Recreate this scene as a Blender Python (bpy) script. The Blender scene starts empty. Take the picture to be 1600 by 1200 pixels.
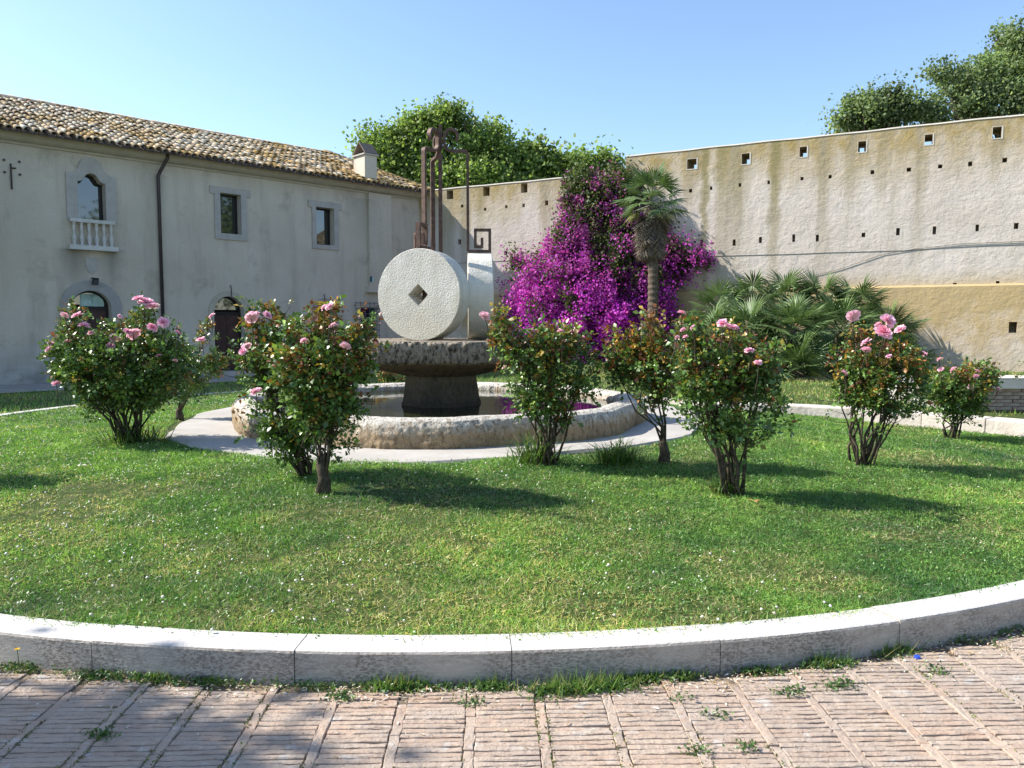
import bpy, math, random
import numpy as np
from mathutils import Vector, Matrix
from mathutils.geometry import tessellate_polygon
R = math.radians
rng = np.random.default_rng(7)
random.seed(7)
S = bpy.context.scene
C = S.collection

# ------------------------------------------------------------------ camera, sky, sun, exposure
F_PX, EYE = 1200.0, 1.6
PITCH = math.atan(90 / F_PX)
cam = bpy.data.cameras.new('camera')
cam.sensor_width = 36; cam.lens = 27; cam.clip_start = .05; cam.clip_end = 2000
co = bpy.data.objects.new('camera', cam); C.objects.link(co)
co.location = (0, 0, EYE); co.rotation_euler = (math.pi / 2 - PITCH, 0, 0)
S.camera = co
SUN_EL = 41.0
SUN_DIR = Vector((-.990, .135, 0)).normalized() * math.cos(R(SUN_EL)) + Vector((0, 0, math.sin(R(SUN_EL))))
w = bpy.data.worlds.new('World'); S.world = w; w.use_nodes = True
nt = w.node_tree; bg = nt.nodes['Background']
sky = nt.nodes.new('ShaderNodeTexSky'); sky.sky_type = 'NISHITA'; sky.sun_disc = False
sky.sun_elevation = R(SUN_EL)
sky.sun_rotation = math.atan2(SUN_DIR.x, SUN_DIR.y)
sky.air_density = 1.0; sky.dust_density = .6; sky.ozone_density = 2.8; sky.altitude = 0
nt.links.new(sky.outputs[0], bg.inputs[0]); bg.inputs[1].default_value = .13
sl = bpy.data.lights.new('sun', 'SUN'); sl.energy = 4.7; sl.angle = R(.5); sl.color = (1, .955, .88)
so = bpy.data.objects.new('sun', sl); C.objects.link(so)
so.rotation_euler = SUN_DIR.to_track_quat('Z', 'Y').to_euler()
S.view_settings.view_transform = 'Standard'; S.view_settings.look = 'None'
S.view_settings.exposure = 1.0; S.view_settings.gamma = 1; S.view_settings.use_curve_mapping = False

# ------------------------------------------------------------------ measuring helpers
def ray(x, y):
    u = (x - 800) / F_PX; v = (600 - y) / F_PX
    return Vector((u, math.cos(PITCH) + v * math.sin(PITCH), -math.sin(PITCH) + v * math.cos(PITCH)))
def on_z(x, y, z=0):
    d = ray(x, y); t = (z - EYE) / d.z
    return Vector((0, 0, EYE)) + d * t
def at(x, y, Y):
    d = ray(x, y); return Vector((0, 0, EYE)) + d * (Y / d.y)
class Frame:                    # a vertical plane with its own x (along), y (inwards), z (up)
    def __init__(s, o, ax):
        s.o = Vector(o); s.x = Vector((ax[0], ax[1], 0)).normalized(); s.y = Vector((-s.x.y, s.x.x, 0)); s.rz = math.atan2(s.x.y, s.x.x)
    def px(s, x, y, off=0):     # local (x, z) of the plane point seen at a pixel; off = distance proud of the plane
        d = ray(x, y); o = s.o - s.y * off; e = Vector((0, 0, EYE))
        t = (o - e).dot(s.y) / d.dot(s.y); p = e + d * t - s.o
        return p.dot(s.x), p.z
    def w(s, x, y, z): return s.o + s.x * x + s.y * y + Vector((0, 0, z))
HOUSE = Frame((-14.2, 21.3, 0), (10.44, 10.0)); HL = 14.46
BAST = Frame(HOUSE.w(HL, 0, 0), (1.97, -1.0))
CK = (-.50, 11.42)               # centre of the round lawn
FC = (-1.01, 11.0)               # centre of the fountain
KERB_R, KERB_W = 8.09, .20
def smooth(t): t = np.clip(t, 0, 1); return t * t * (3 - 2 * t)
def lawn_z(x, y):
    r = np.hypot(x - FC[0], y - FC[1])
    return .145 + .14 * smooth((7.2 - r) / 3.6)
def on_lawn(x, y):
    z = .2
    for _ in range(8):
        p = on_z(x, y, z); z = float(lawn_z(p.x, p.y))
    p.z = z; return p

# ------------------------------------------------------------------ noise in numpy
def _h(i, j, k, s):
    n = (i * 374761393 + j * 668265263 + k * 2147483647 + s * 974711) & 0xffffffff
    n = ((n ^ (n >> 13)) * 1274126177) & 0xffffffff
    return ((n ^ (n >> 16)) & 0xffff) / 65535.0
def vnoise(P, s=0):
    P = np.asarray(P, float); I = np.floor(P).astype(np.int64); f = P - I; f = f * f * (3 - 2 * f)
    o = 0
    for a in (0, 1):
        for b in (0, 1):
            for c in (0, 1):
                wt = (f[:, 0] if a else 1 - f[:, 0]) * (f[:, 1] if b else 1 - f[:, 1]) * (f[:, 2] if c else 1 - f[:, 2])
                o = o + wt * _h(I[:, 0] + a, I[:, 1] + b, I[:, 2] + c, s)
    return o
def fbm(P, sc, s=0, oc=4):
    P = np.asarray(P, float) * sc; a, o, t = 1, 0, 0
    for k in range(oc):
        o = o + a * vnoise(P + 17.3 * k, s + k); t += a; a *= .5; P = P * 2.03
    return o / t - .5

# ------------------------------------------------------------------ objects
def link(name, me, mat=None, parent=None, loc=None, rot=None, kind=None, label=None, cat=None, group=None):
    o = bpy.data.objects.new(name, me); C.objects.link(o)
    if me is not None and mat is not None and not me.materials: me.materials.append(mat)
    if parent is not None: o.parent = parent
    if loc is not None: o.location = loc
    if rot is not None: o.rotation_euler = rot
    for k, v in (('kind', kind), ('label', label), ('category', cat), ('group', group)):
        if v: o[k] = v
    return o
def thing(name, label, cat, loc=(0, 0, 0), rz=0, group=None):
    return link(name, None, None, None, loc, (0, 0, rz), None, label, cat, group)
class MB:
    def __init__(s): s.v = []; s.f = []
    def add(s, vs, fs):
        b = len(s.v); s.v += [tuple(p) for p in vs]; s.f += [tuple(b + i for i in f) for f in fs]; return s
    def box(s, a, b, M=None):
        x0, y0, z0 = a; x1, y1, z1 = b
        vs = [Vector(p) for p in ((x0,y0,z0),(x1,y0,z0),(x1,y1,z0),(x0,y1,z0),(x0,y0,z1),(x1,y0,z1),(x1,y1,z1),(x0,y1,z1))]
        if M is not None: vs = [M @ p for p in vs]
        return s.add(vs, [(3,2,1,0),(4,5,6,7),(0,1,5,4),(1,2,6,5),(2,3,7,6),(3,0,4,7)])
    def tube(s, path, rad, n=6, cap=True):
        path = [Vector(p) for p in path]
        if not hasattr(rad, '__len__'): rad = [rad] * len(path)
        up = None; rings = []
        for i, p in enumerate(path):
            t = (path[min(i + 1, len(path) - 1)] - path[max(i - 1, 0)]).normalized()
            if up is None: up = t.orthogonal().normalized()
            up = (up - t * up.dot(t)).normalized(); q = t.cross(up)
            rings.append([p + (up * math.cos(2 * math.pi * k / n) + q * math.sin(2 * math.pi * k / n)) * rad[i] for k in range(n)])
        vs = [v for r_ in rings for v in r_]
        fs = [(i * n + k, i * n + (k + 1) % n, (i + 1) * n + (k + 1) % n, (i + 1) * n + k) for i in range(len(path) - 1) for k in range(n)]
        if cap: fs += [tuple(range(n))[::-1], tuple((len(path) - 1) * n + k for k in range(n))]
        return s.add(vs, fs)
    def bar(s, path, side, hw, hs):   # flat bar swept along a planar path; side = unit vector across the plane
        path = [Vector(p) for p in path]; side = Vector(side); vs = []; n = len(path)
        for i, p in enumerate(path):
            a = (p - path[i - 1]).normalized() if i else (path[1] - p).normalized()
            b = (path[i + 1] - p).normalized() if i < n - 1 else a
            t = (a + b).normalized(); m = side.cross(t).normalized(); k = 1 / max(.6, t.dot(a))
            for sx, sy in ((-1, -1), (1, -1), (1, 1), (-1, 1)): vs.append(p + m * (sx * hw * k) + side * (sy * hs))
        fs = [(4*i+k, 4*i+(k+1) % 4, 4*i+4+(k+1) % 4, 4*i+4+k) for i in range(n - 1) for k in range(4)] + [(3,2,1,0), tuple(4*(n-1)+k for k in range(4))]
        return s.add(vs, fs)
    def lathe(s, prof, n=24, c=(0, 0), cap=True, rot=0):
        vs = [(c[0] + r_ * math.cos(2*math.pi*k/n + rot), c[1] + r_ * math.sin(2*math.pi*k/n + rot), z) for r_, z in prof for k in range(n)]
        fs = [(i*n+k, i*n+(k+1) % n, (i+1)*n+(k+1) % n, (i+1)*n+k) for i in range(len(prof) - 1) for k in range(n)]
        if cap: fs += [tuple(range(n))[::-1], tuple((len(prof)-1)*n+k for k in range(n))]
        return s.add(vs, fs)
    def mesh(s, name, smooth_=False):
        me = bpy.data.meshes.new(name); me.from_pydata(s.v, [], s.f); me.update()
        if smooth_: me.polygons.foreach_set('use_smooth', [True] * len(me.polygons))
        return me
    def build(s, name, mat, parent=None, smooth_=False, **k):
        return link(name, s.mesh(name, smooth_), mat, parent, **k)
def tri_mesh(name, V, T, col=None, smooth_=False):
    me = bpy.data.meshes.new(name); V = np.asarray(V, np.float32).reshape(-1, 3); T = np.asarray(T, np.int32).reshape(-1, 3)
    me.vertices.add(len(V)); me.vertices.foreach_set('co', V.ravel())
    me.loops.add(T.size); me.loops.foreach_set('vertex_index', T.ravel())
    me.polygons.add(len(T)); me.polygons.foreach_set('loop_start', np.arange(0, T.size, 3, dtype=np.int32))
    me.polygons.foreach_set('loop_total', np.full(len(T), 3, np.int32))
    if smooth_: me.polygons.foreach_set('use_smooth', np.ones(len(T), bool))
    if col is not None:
        a = me.color_attributes.new('Col', 'FLOAT_COLOR', 'POINT')
        a.data.foreach_set('color', np.c_[col, np.ones(len(col))].astype(np.float32).ravel())
    me.update(); me.validate(); return me
def scatter(name, tv, tf, pos, ydir, zdir, size, col):   # many copies of a small template joined into one mesh
    tv = np.asarray(tv, float); tf = np.asarray(tf); N = len(pos); k = len(tv)
    y = ydir / (np.linalg.norm(ydir, axis=1, keepdims=True) + 1e-9)
    z = zdir - y * (zdir * y).sum(1, keepdims=True); z /= (np.linalg.norm(z, axis=1, keepdims=True) + 1e-9)
    x = np.cross(y, z); sz = np.asarray(size, float).reshape(N, -1)
    if sz.shape[1] == 1: sz = np.repeat(sz, 3, 1)
    V = (pos[:, None, :] + x[:, None, :] * (tv[None, :, 0:1] * sz[:, None, 0:1]) + y[:, None, :] * (tv[None, :, 1:2] * sz[:, None, 1:2])
         + z[:, None, :] * (tv[None, :, 2:3] * sz[:, None, 2:3]))
    T = tf[None] + (np.arange(N) * k)[:, None, None]
    return tri_mesh(name, V.reshape(-1, 3), T.reshape(-1, 3), np.repeat(col, k, 0))
LEAF_V = [(0,0,0), (-.32,.45,.1), (0,.5,0), (.32,.45,.1), (0,1,-.08)]
LEAF_F = [(0,3,2), (0,2,1), (2,3,4), (1,2,4)]
DIA_V = [(0,0,0), (-.35,.5,.06), (0,1,0), (.35,.5,.06)]
DIA_F = [(0,3,2), (0,2,1)]
BLADE_V = [(-.5,0,0), (.5,0,0), (0,1,0)]; BLADE_F = [(0,1,2)]
def rnd_dirs(n, up=0.0):
    d = rng.normal(size=(n, 3)); d /= np.linalg.norm(d, axis=1, keepdims=True); d[:, 2] += up
    return d / np.linalg.norm(d, axis=1, keepdims=True)
def in_blobs(blobs, n, shell=.45):
    c = np.array([b[0] for b in blobs], float); r = np.array([b[1] for b in blobs], float)
    wt = (r[:, 0] * r[:, 2]) ** 1.0 * np.sqrt(r[:, 1]); wt /= wt.sum()
    i = rng.choice(len(blobs), n, p=wt); d = rnd_dirs(n)
    u = rng.random(n) ** shell
    return c[i] + r[i] * d * u[:, None], d, u
def pick(cols, n, p=None, jit=.18):
    cols = np.array(cols, float); i = rng.choice(len(cols), n, p=p)
    return cols[i] * (1 + jit * rng.normal(size=(n, 1))).clip(.4, 1.8)

# ------------------------------------------------------------------ materials
class NT:
    def __init__(s, name, rough=.8, spec=.3, metal=0):
        s.m = bpy.data.materials.new(name); s.m.use_nodes = True; s.t = s.m.node_tree; s.b = s.t.nodes['Principled BSDF']
        s.b.inputs['Roughness'].default_value = rough; s.b.inputs['Specular IOR Level'].default_value = spec; s.b.inputs['Metallic'].default_value = metal
    def n(s, t): return s.t.nodes.new('ShaderNode' + t)
    def l(s, a, b): s.t.links.new(a, b)
    def inp(s, sock, v):
        if hasattr(v, 'is_linked') or hasattr(v, 'node'): s.l(v, sock)
        else: sock.default_value = v
    def coord(s, kind='Object', scale=(1, 1, 1), loc=(0, 0, 0)):
        if kind == 'World': o = s.n('NewGeometry').outputs['Position']
        else: o = s.n('TexCoord').outputs[kind]
        if tuple(scale) == (1, 1, 1) and tuple(loc) == (0, 0, 0): return o
        m = s.n('Mapping'); m.inputs['Scale'].default_value = scale; m.inputs['Location'].default_value = loc; s.l(o, m.inputs[0]); return m.outputs[0]
    def noise(s, vec, scale, detail=4, rough=.6, dist=0):
        q = s.n('TexNoise'); s.l(vec, q.inputs['Vector']); q.inputs['Scale'].default_value = scale; q.inputs['Detail'].default_value = detail
        q.inputs['Roughness'].default_value = rough; q.inputs['Distortion'].default_value = dist; return q.outputs[0]
    def vor(s, vec, scale, feat='F1'):
        q = s.n('TexVoronoi'); q.feature = feat; s.l(vec, q.inputs['Vector']); q.inputs['Scale'].default_value = scale; return q.outputs[0]
    def math(s, op, a, b=0.0, c=0.0):
        q = s.n('Math'); q.operation = op; s.inp(q.inputs[0], a); s.inp(q.inputs[1], b)
        if op in ('MULTIPLY_ADD', 'SMOOTH_MIN'): s.inp(q.inputs[2], c)
        return q.outputs[0]
    def map(s, v, a, b, c=0.0, d=1.0):
        q = s.n('MapRange'); s.inp(q.inputs[0], v)
        for i, k in enumerate((a, b, c, d)): s.inp(q.inputs[i + 1], k)
        return q.outputs[0]
    def mix(s, f, a, b, mode='MIX'):
        q = s.n('Mix'); q.data_type = 'RGBA'; q.blend_type = mode; s.inp(q.inputs[0], f)
        for k, v in ((6, a), (7, b)):
            if isinstance(v, tuple): q.inputs[k].default_value = (*v[:3], 1)
            else: s.l(v, q.inputs[k])
        return q.outputs[2]
    def sep(s, v): q = s.n('SeparateXYZ'); s.l(v, q.inputs[0]); return q.outputs
    def color(s, c): s.inp(s.b.inputs['Base Color'], (*c, 1) if isinstance(c, tuple) else c)
    def bump(s, *hs):       # (height socket, strength, distance)
        nrm = None
        for h, st, d in hs:
            q = s.n('Bump'); q.inputs['Strength'].default_value = st; q.inputs['Distance'].default_value = d; s.l(h, q.inputs['Height'])
            if nrm is not None: s.l(nrm, q.inputs['Normal'])
            nrm = q.outputs[0]
        s.l(nrm, s.b.inputs['Normal'])
def leaf_mat(name, rough=.45, trans=.3, spec=.4, tint=(1, 1, 1)):
    t = NT(name, rough, spec); a = t.n('VertexColor'); a.layer_name = 'Col'
    c = a.outputs[0]
    if tint != (1, 1, 1): c = t.mix(1.0, c, tint, 'MULTIPLY')
    t.l(c, t.b.inputs['Base Color'])
    if trans:
        tr = t.n('BsdfTranslucent'); t.l(t.mix(1.0, c, (1.1, 1.15, .7), 'MULTIPLY'), tr.inputs[0])
        mx = t.n('MixShader'); mx.inputs[0].default_value = trans; t.l(t.b.outputs[0], mx.inputs[1]); t.l(tr.outputs[0], mx.inputs[2])
        t.l(mx.outputs[0], t.t.nodes['Material Output'].inputs[0])
    return t.m
MAT = {}
def simple(name, col, rough=.7, spec=.3, metal=0, var=.25, sc=6, bump=.0, bsc=40, bd=.01):
    t = NT(name, rough, spec, metal); v = t.coord('Object'); n1 = t.noise(v, sc)
    lo = tuple(x * (1 - var) for x in col); hi = tuple(x * (1 + var) for x in col)
    t.color(t.mix(t.map(n1, .3, .7), lo, hi))
    if bump: t.bump((t.noise(v, bsc, 5), bump, bd))
    MAT[name] = t.m; return t.m
simple('iron_rust', (.105, .062, .045), .62, .4, .25, .5, 14, .5, 90, .002)
simple('pipe_brown', (.06, .045, .045), .45, .5, .3, .2, 3)
simple('dark_wood', (.055, .022, .018), .55, .4, 0, .35, 5, .3, 40, .003)
simple('window_frame', (.022, .018, .018), .5)
simple('surround', (.44, .41, .37), .85, .2, 0, .13, 3, .35, 30, .006)
simple('arch_stone', (.35, .335, .31), .85, .2, 0, .13, 3, .35, 30, .006)
simple('arch_ochre', (.46, .42, .33), .85, .2, 0, .12, 3, .35, 30, .006)
simple('baluster', (.60, .58, .53), .8, .2, 0, .12, 4)
simple('bark', (.10, .075, .055), .9, .1, 0, .4, 9, .8, 40, .01)
simple('cane_bark', (.075, .06, .042), .9, .12, 0, .6, 16, 1.0, 70, .008)
simple('palm_bark', (.13, .10, .075), .95, .1, 0, .45, 10, .9, 50, .015)
simple('black_metal', (.015, .015, .017), .4)
simple('grille_iron', (.11, .12, .14), .6)
simple('cable_grey', (.14, .14, .13), .7)
simple('pipe_white', (.55, .54, .5), .6)
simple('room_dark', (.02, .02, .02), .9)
simple('blue_plastic', (.03, .08, .5), .4)
simple('teal_sign', (.02, .10, .13), .4)
simple('white_sign', (.5, .6, .62), .5)
simple('mortar', (.17, .135, .10), .95, .1, 0, .3, 8, .6, 60, .01)
simple('soil', (.30, .235, .15), .95, .1, 0, .35, 5, .8, 30, .02)
simple('coping', (.60, .54, .46), .85, .2, 0, .12, 3, .5, 25, .01)
simple('curtain', (.42, .55, .50), .8)
def m_glass():
    t = NT('glass', .03, .5); t.color((.012, .016, .016)); t.b.inputs['IOR'].default_value = 2.1
    v = t.coord('Object'); t.bump((t.noise(v, 1.2, 1), .03, .05)); MAT['glass'] = t.m
m_glass()
def m_facade():
    t = NT('facade_plaster', .93, .12); v = t.coord('Object'); x, y, z = t.sep(v)
    big = t.noise(v, .45, 5, .62); mid = t.noise(v, 1.7, 6, .6); fine = t.noise(v, 28, 5, .6)
    stre = t.noise(t.coord('Object', (1.3, 1.3, .16)), 1.6, 5, .6)
    c = t.mix(t.map(big, .35, .65), (.55, .485, .39), (.66, .59, .485))
    c = t.mix(t.math('MULTIPLY', t.map(stre, .5, .72), .5), c, (.33, .285, .22))
    c = t.mix(t.math('MULTIPLY', t.map(mid, .5, .66), .55), c, (.60, .53, .43))
    c = t.mix(t.math('MULTIPLY', t.map(t.math('ADD', z, t.math('MULTIPLY', mid, 3.0)), 2.6, 1.6), .55), c, (.46, .485, .49))
    c = t.mix(t.math('MULTIPLY', t.map(z, 1.2, .1), t.map(mid, .4, .6)), c, (.27, .27, .25))
    dx_ = t.math('SUBTRACT', x, (d2x0 + d2x1) / 2); dz_ = t.math('MULTIPLY', t.math('SUBTRACT', z, d2s - .3), .8); rr_ = t.math('SQRT', t.math('ADD', t.math('MULTIPLY', dx_, dx_), t.math('MULTIPLY', dz_, dz_)))
    c = t.mix(t.math('MULTIPLY', t.map(t.math('ADD', rr_, t.math('MULTIPLY', mid, .5)), 1.75, 1.6), .55), c, (.62, .56, .46))
    # damp dirt running down under the balcony and pale repair patches
    for x0, z1, wd, am in DRIPS:
        d = t.map(t.math('ABSOLUTE', t.math('ADD', t.math('SUBTRACT', x, x0), t.math('MULTIPLY', t.math('SUBTRACT', mid, .5), .35))), 0, wd, 1, 0)
        c = t.mix(t.math('MULTIPLY', t.math('MULTIPLY', d, t.map(z, z1 + .03, z1, 0, 1)), t.map(z, z1 - 1.6, z1, 0, am)), c, (.2, .185, .16))
    c = t.mix(t.map(fine, .4, .7, 0, .3), c, (.3, .26, .20))
    c = t.mix(t.map(t.noise(t.coord('Object', (1, 1, 1), (5, 0, 3)), .9, 6, .7), .56, .66, 0, .5), c, (.34, .30, .24))
    t.color(c); t.bump((mid, .5, .03), (fine, .35, .006)); MAT['facade'] = t.m
def m_bastion(key, top, lower=False):
    t = NT(key, .95, .1); v = t.coord('Object'); x, y, z = t.sep(v)
    big = t.noise(v, .35, 5, .62); mid = t.noise(v, 1.5, 6, .65); fine = t.noise(v, 9, 7, .68); grain = t.noise(t.coord('Object', (1, 1, 1.6)), 3.2, 7, .7, .3)
    stre = t.noise(t.coord('Object', (1.0, 1.0, .07)), 1.5, 4, .55)
    c = t.mix(t.map(big, .35, .66), (.58, .50, .425), (.68, .605, .53))
    c = t.mix(t.math('MULTIPLY', t.map(mid, .5, .7), .4), c, (.51, .435, .36))
    if not lower:
        zz = t.math('ADD', z, t.map(x, 4.0, 5.2, .55, 0))           # the left part stands a little lower
        band = t.map(t.math('ADD', zz, t.math('MULTIPLY', t.math('SUBTRACT', stre, .5), 3.4)), top - 2.0, top - .3, 0, 1)
        c = t.mix(t.math('MULTIPLY', band, t.map(mid, .36, .56, .55, 1.0)), c, (.375, .275, .11))
        c = t.mix(t.math('MULTIPLY', t.map(stre, .49, .62), t.map(zz, top - 5.8, top, 0, .85)), c, (.34, .29, .2))
        for x0, wd, bot, am in STREAKS:
            d = t.map(t.math('ABSOLUTE', t.math('ADD', t.math('SUBTRACT', x, x0), t.math('MULTIPLY', t.math('SUBTRACT', mid, .5), .5))), wd * .3, wd, 1, 0)
            c = t.mix(t.math('MULTIPLY', t.math('MULTIPLY', d, t.map(z, bot, top, .3, 1)), am), c, (.27, .225, .10))
        c = t.mix(t.math('MULTIPLY', t.map(t.math('ADD', z, t.math('MULTIPLY', mid, .6)), 3.6, 3.15), .55), c, (.42, .32, .15))
    else:
        b = t.map(t.math('ADD', z, t.math('MULTIPLY', t.math('SUBTRACT', mid, .5), 3.2)), .7, 1.9)
        c = t.mix(t.math('MULTIPLY', b, .85), c, (.41, .29, .115))
        b = t.map(t.math('ADD', z, t.math('MULTIPLY', t.math('SUBTRACT', big, .5), 2.2)), 1.0, .3)
        c = t.mix(t.math('MULTIPLY', b, .6), c, (.42, .33, .2))
    c = t.mix(t.map(fine, .45, .75, 0, .3), c, (.42, .35, .27))
    t.color(c); t.bump((mid, .45, .08), (grain, .42, .05), (fine, .55, .022)); MAT[key] = t.m
def m_millstone():
    t = NT('millstone', .9, .15); v = t.coord('Object'); n1 = t.noise(v, 3, 5); p = t.noise(t.coord('Object', (1, 1, 1)), 46, 4, .6); q = t.noise(v, 90, 3)
    c = t.mix(t.map(n1, .35, .65), (.60, .56, .485), (.70, .67, .60))
    x, y, z = t.sep(v)
    c = t.mix(t.math('MULTIPLY', t.map(t.math('ADD', z, t.math('MULTIPLY', n1, .6)), .45, -.35), .5), c, (.42, .37, .22))
    sk = t.noise(t.coord('Object', (1, 1, .12)), 5, 4); c = t.mix(t.map(sk, .52, .68, 0, .35), c, (.40, .37, .28)); n5 = t.noise(v, 1.6, 5, .7); c = t.mix(t.map(n5, .52, .66, 0, .4), c, (.47, .43, .33))
    c = t.mix(t.map(p, .56, .68, 0, .35), c, (.45, .42, .36))
    t.color(c); t.bump((p, .85, .016), (q, .35, .006)); MAT['millstone'] = t.m
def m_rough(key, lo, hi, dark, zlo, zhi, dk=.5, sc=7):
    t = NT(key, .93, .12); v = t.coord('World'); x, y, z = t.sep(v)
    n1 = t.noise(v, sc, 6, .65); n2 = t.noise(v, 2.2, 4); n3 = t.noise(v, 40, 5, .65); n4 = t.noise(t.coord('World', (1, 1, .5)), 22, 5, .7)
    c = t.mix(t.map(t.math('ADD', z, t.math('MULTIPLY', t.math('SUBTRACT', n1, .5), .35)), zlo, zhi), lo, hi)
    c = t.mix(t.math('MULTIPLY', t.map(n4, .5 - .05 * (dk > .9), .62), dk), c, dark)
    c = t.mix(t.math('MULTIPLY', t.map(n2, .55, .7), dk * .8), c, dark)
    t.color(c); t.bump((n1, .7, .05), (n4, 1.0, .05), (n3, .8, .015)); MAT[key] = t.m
def m_kerb():
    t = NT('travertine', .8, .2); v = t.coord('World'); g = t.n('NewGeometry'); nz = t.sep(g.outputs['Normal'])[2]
    oi = t.n('ObjectInfo').outputs['Random']
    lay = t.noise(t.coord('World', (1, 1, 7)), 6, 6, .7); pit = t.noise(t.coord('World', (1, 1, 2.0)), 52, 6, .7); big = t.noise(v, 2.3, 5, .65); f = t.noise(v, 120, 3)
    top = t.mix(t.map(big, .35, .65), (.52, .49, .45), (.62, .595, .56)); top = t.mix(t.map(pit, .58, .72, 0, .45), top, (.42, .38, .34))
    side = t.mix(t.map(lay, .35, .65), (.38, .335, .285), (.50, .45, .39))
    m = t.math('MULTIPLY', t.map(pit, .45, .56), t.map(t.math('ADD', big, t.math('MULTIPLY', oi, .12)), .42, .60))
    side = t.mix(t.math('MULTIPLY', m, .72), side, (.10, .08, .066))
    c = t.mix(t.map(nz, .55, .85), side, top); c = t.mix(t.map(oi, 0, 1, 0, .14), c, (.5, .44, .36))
    t.color(c); t.bump((lay, .4, .015), (pit, .7, .012), (f, .25, .003)); MAT['kerb'] = t.m
def m_brick():
    t = NT('brick', .92, .15); v = t.coord('World'); oi = t.n('ObjectInfo').outputs['Random']
    cell = t.n('TexWhiteNoise'); sn = t.n('VectorMath'); sn.operation = 'SNAP'; t.l(v, sn.inputs[0]); sn.inputs[1].default_value = (.2925, .0345, 9.0); t.l(sn.outputs[0], cell.inputs[0])
    big = t.noise(v, 1.4, 4); mid = t.noise(v, 14, 5, .65); f = t.noise(t.coord('World', (1, 2.2, 1)), 70, 4, .7)
    c = t.mix(oi, (.44, .305, .22), (.50, .385, .295)); c = t.mix(t.math('MULTIPLY', t.map(cell.outputs[0], .3, .9), .6), c, (.46, .375, .295))
    c = t.mix(t.map(big, .42, .62, 0, .5), c, (.36, .305, .26)); c = t.mix(t.map(mid, .5, .72, 0, .5), c, (.47, .41, .35)); c = t.mix(t.map(f, .55, .75, 0, .5), c, (.22, .16, .12))
    m2 = t.noise(t.coord('World', (1, 1.6, 1), (3, 1, 0)), 30, 5, .7); c = t.mix(t.map(m2, .56, .7, 0, .55), c, (.20, .155, .12)); lt = t.noise(t.coord('World', (1, 1, 1), (9, 4, 0)), 9, 4, .6); c = t.mix(t.map(lt, .6, .68, 0, .6), c, (.56, .52, .47))
    t.color(c); t.bump((mid, .8, .02), (m2, .8, .012), (f, .7, .008)); MAT['brick'] = t.m
def m_tile():
    t = NT('roof_tile', .9, .15); a = t.n('VertexColor'); a.layer_name = 'Col'; v = t.coord('World')
    n1 = t.noise(v, .8, 4); n2 = t.noise(v, 7, 5)
    c = t.mix(t.math('MULTIPLY', t.map(t.math('ADD', t.math('ADD', n1, t.math('MULTIPLY', t.sep(v)[0], .012)), t.math('MULTIPLY', n2, .5)), .60, .72), .8), a.outputs[0], (.50, .29, .07))
    c = t.mix(t.map(n2, .5, .7, 0, .35), c, (.30, .25, .20)); t.color(c); t.bump((t.noise(v, 30, 4), .4, .01)); MAT['tile'] = t.m
def m_ground():
    t = NT('lawn_soil', .95, .1); v = t.coord('World'); n1 = t.noise(v, .9, 5); n2 = t.noise(v, 9, 5); n3 = t.noise(v, 60, 4)
    c = t.mix(t.map(n1, .35, .65), (.03, .055, .012), (.055, .075, .02)); c = t.mix(t.map(n2, .5, .75, 0, .6), c, (.22, .18, .10))
    t.color(c); t.bump((n2, .5, .03), (n3, .6, .01)); MAT['lawn'] = t.m
    t = NT('ground', .95, .1); v = t.coord('World'); n1 = t.noise(v, .35, 5); n2 = t.noise(v, 5, 5)
    c = t.mix(t.map(n1, .4, .6), (.06, .09, .03), (.14, .125, .07)); t.color(t.mix(t.map(n2, .45, .7, 0, .5), c, (.2, .17, .11))); t.bump((n2, .5, .04)); MAT['ground'] = t.m
    t = NT('path', .92, .12); v = t.coord('World'); n1 = t.noise(v, 1.6, 5); n2 = t.noise(v, 45, 5, .7); n3 = t.noise(v, 6, 5)
    c = t.mix(t.map(n1, .35, .65), (.35, .325, .29), (.43, .405, .37)); c = t.mix(t.map(n3, .55, .72, 0, .45), c, (.36, .32, .27))
    t.color(t.mix(t.map(n2, .5, .7, 0, .25), c, (.4, .37, .33))); t.bump((n3, .3, .02), (n2, .5, .006)); MAT['path'] = t.m
    t = NT('water', .035, .5); v = t.coord('World', (1, 1.6, 1)); t.color((.022, .026, .008)); t.bump((t.noise(v, 2.5, 2), .05, .05)); MAT['water'] = t.m
    t = NT('petal', .6, .25); a = t.n('VertexColor'); a.layer_name = 'Col'; oi = t.n('ObjectInfo').outputs['Random']
    c = t.mix(t.map(oi, 0, 1, 0, .5), a.outputs[0], (.86, .66, .72)); t.l(c, t.b.inputs['Base Color'])
    tr = t.n('BsdfTranslucent'); t.l(c, tr.inputs[0]); mx = t.n('MixShader'); mx.inputs[0].default_value = .35
    t.l(t.b.outputs[0], mx.inputs[1]); t.l(tr.outputs[0], mx.inputs[2]); t.l(mx.outputs[0], t.t.nodes['Material Output'].inputs[0]); MAT['petal'] = t.m
MAT['leaf'] = leaf_mat('rose_leaf', .38, .22, .5)
MAT['tree_leaf'] = leaf_mat('tree_leaf', .5, .5, .35)
MAT['grass'] = leaf_mat('grass_blade', .42, .4, .4)
MAT['bract'] = leaf_mat('bract', .6, .35, .2)
MAT['frond'] = leaf_mat('frond', .42, .2, .45)
MAT['litter'] = leaf_mat('litter', .8, .1, .2)
m_millstone(); m_kerb(); m_brick(); m_tile(); m_ground()
m_rough('basin_stone', (.40, .30, .19), (.66, .62, .55), (.20, .145, .09), .42, .58, .8)  # whiter towards the rim: clean limestone, plus sunlight put into the colour
m_rough('slab_stone', (.27, .215, .15), (.42, .36, .28), (.04, .032, .025), 1.15, 1.42, 1.0, 9)
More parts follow.
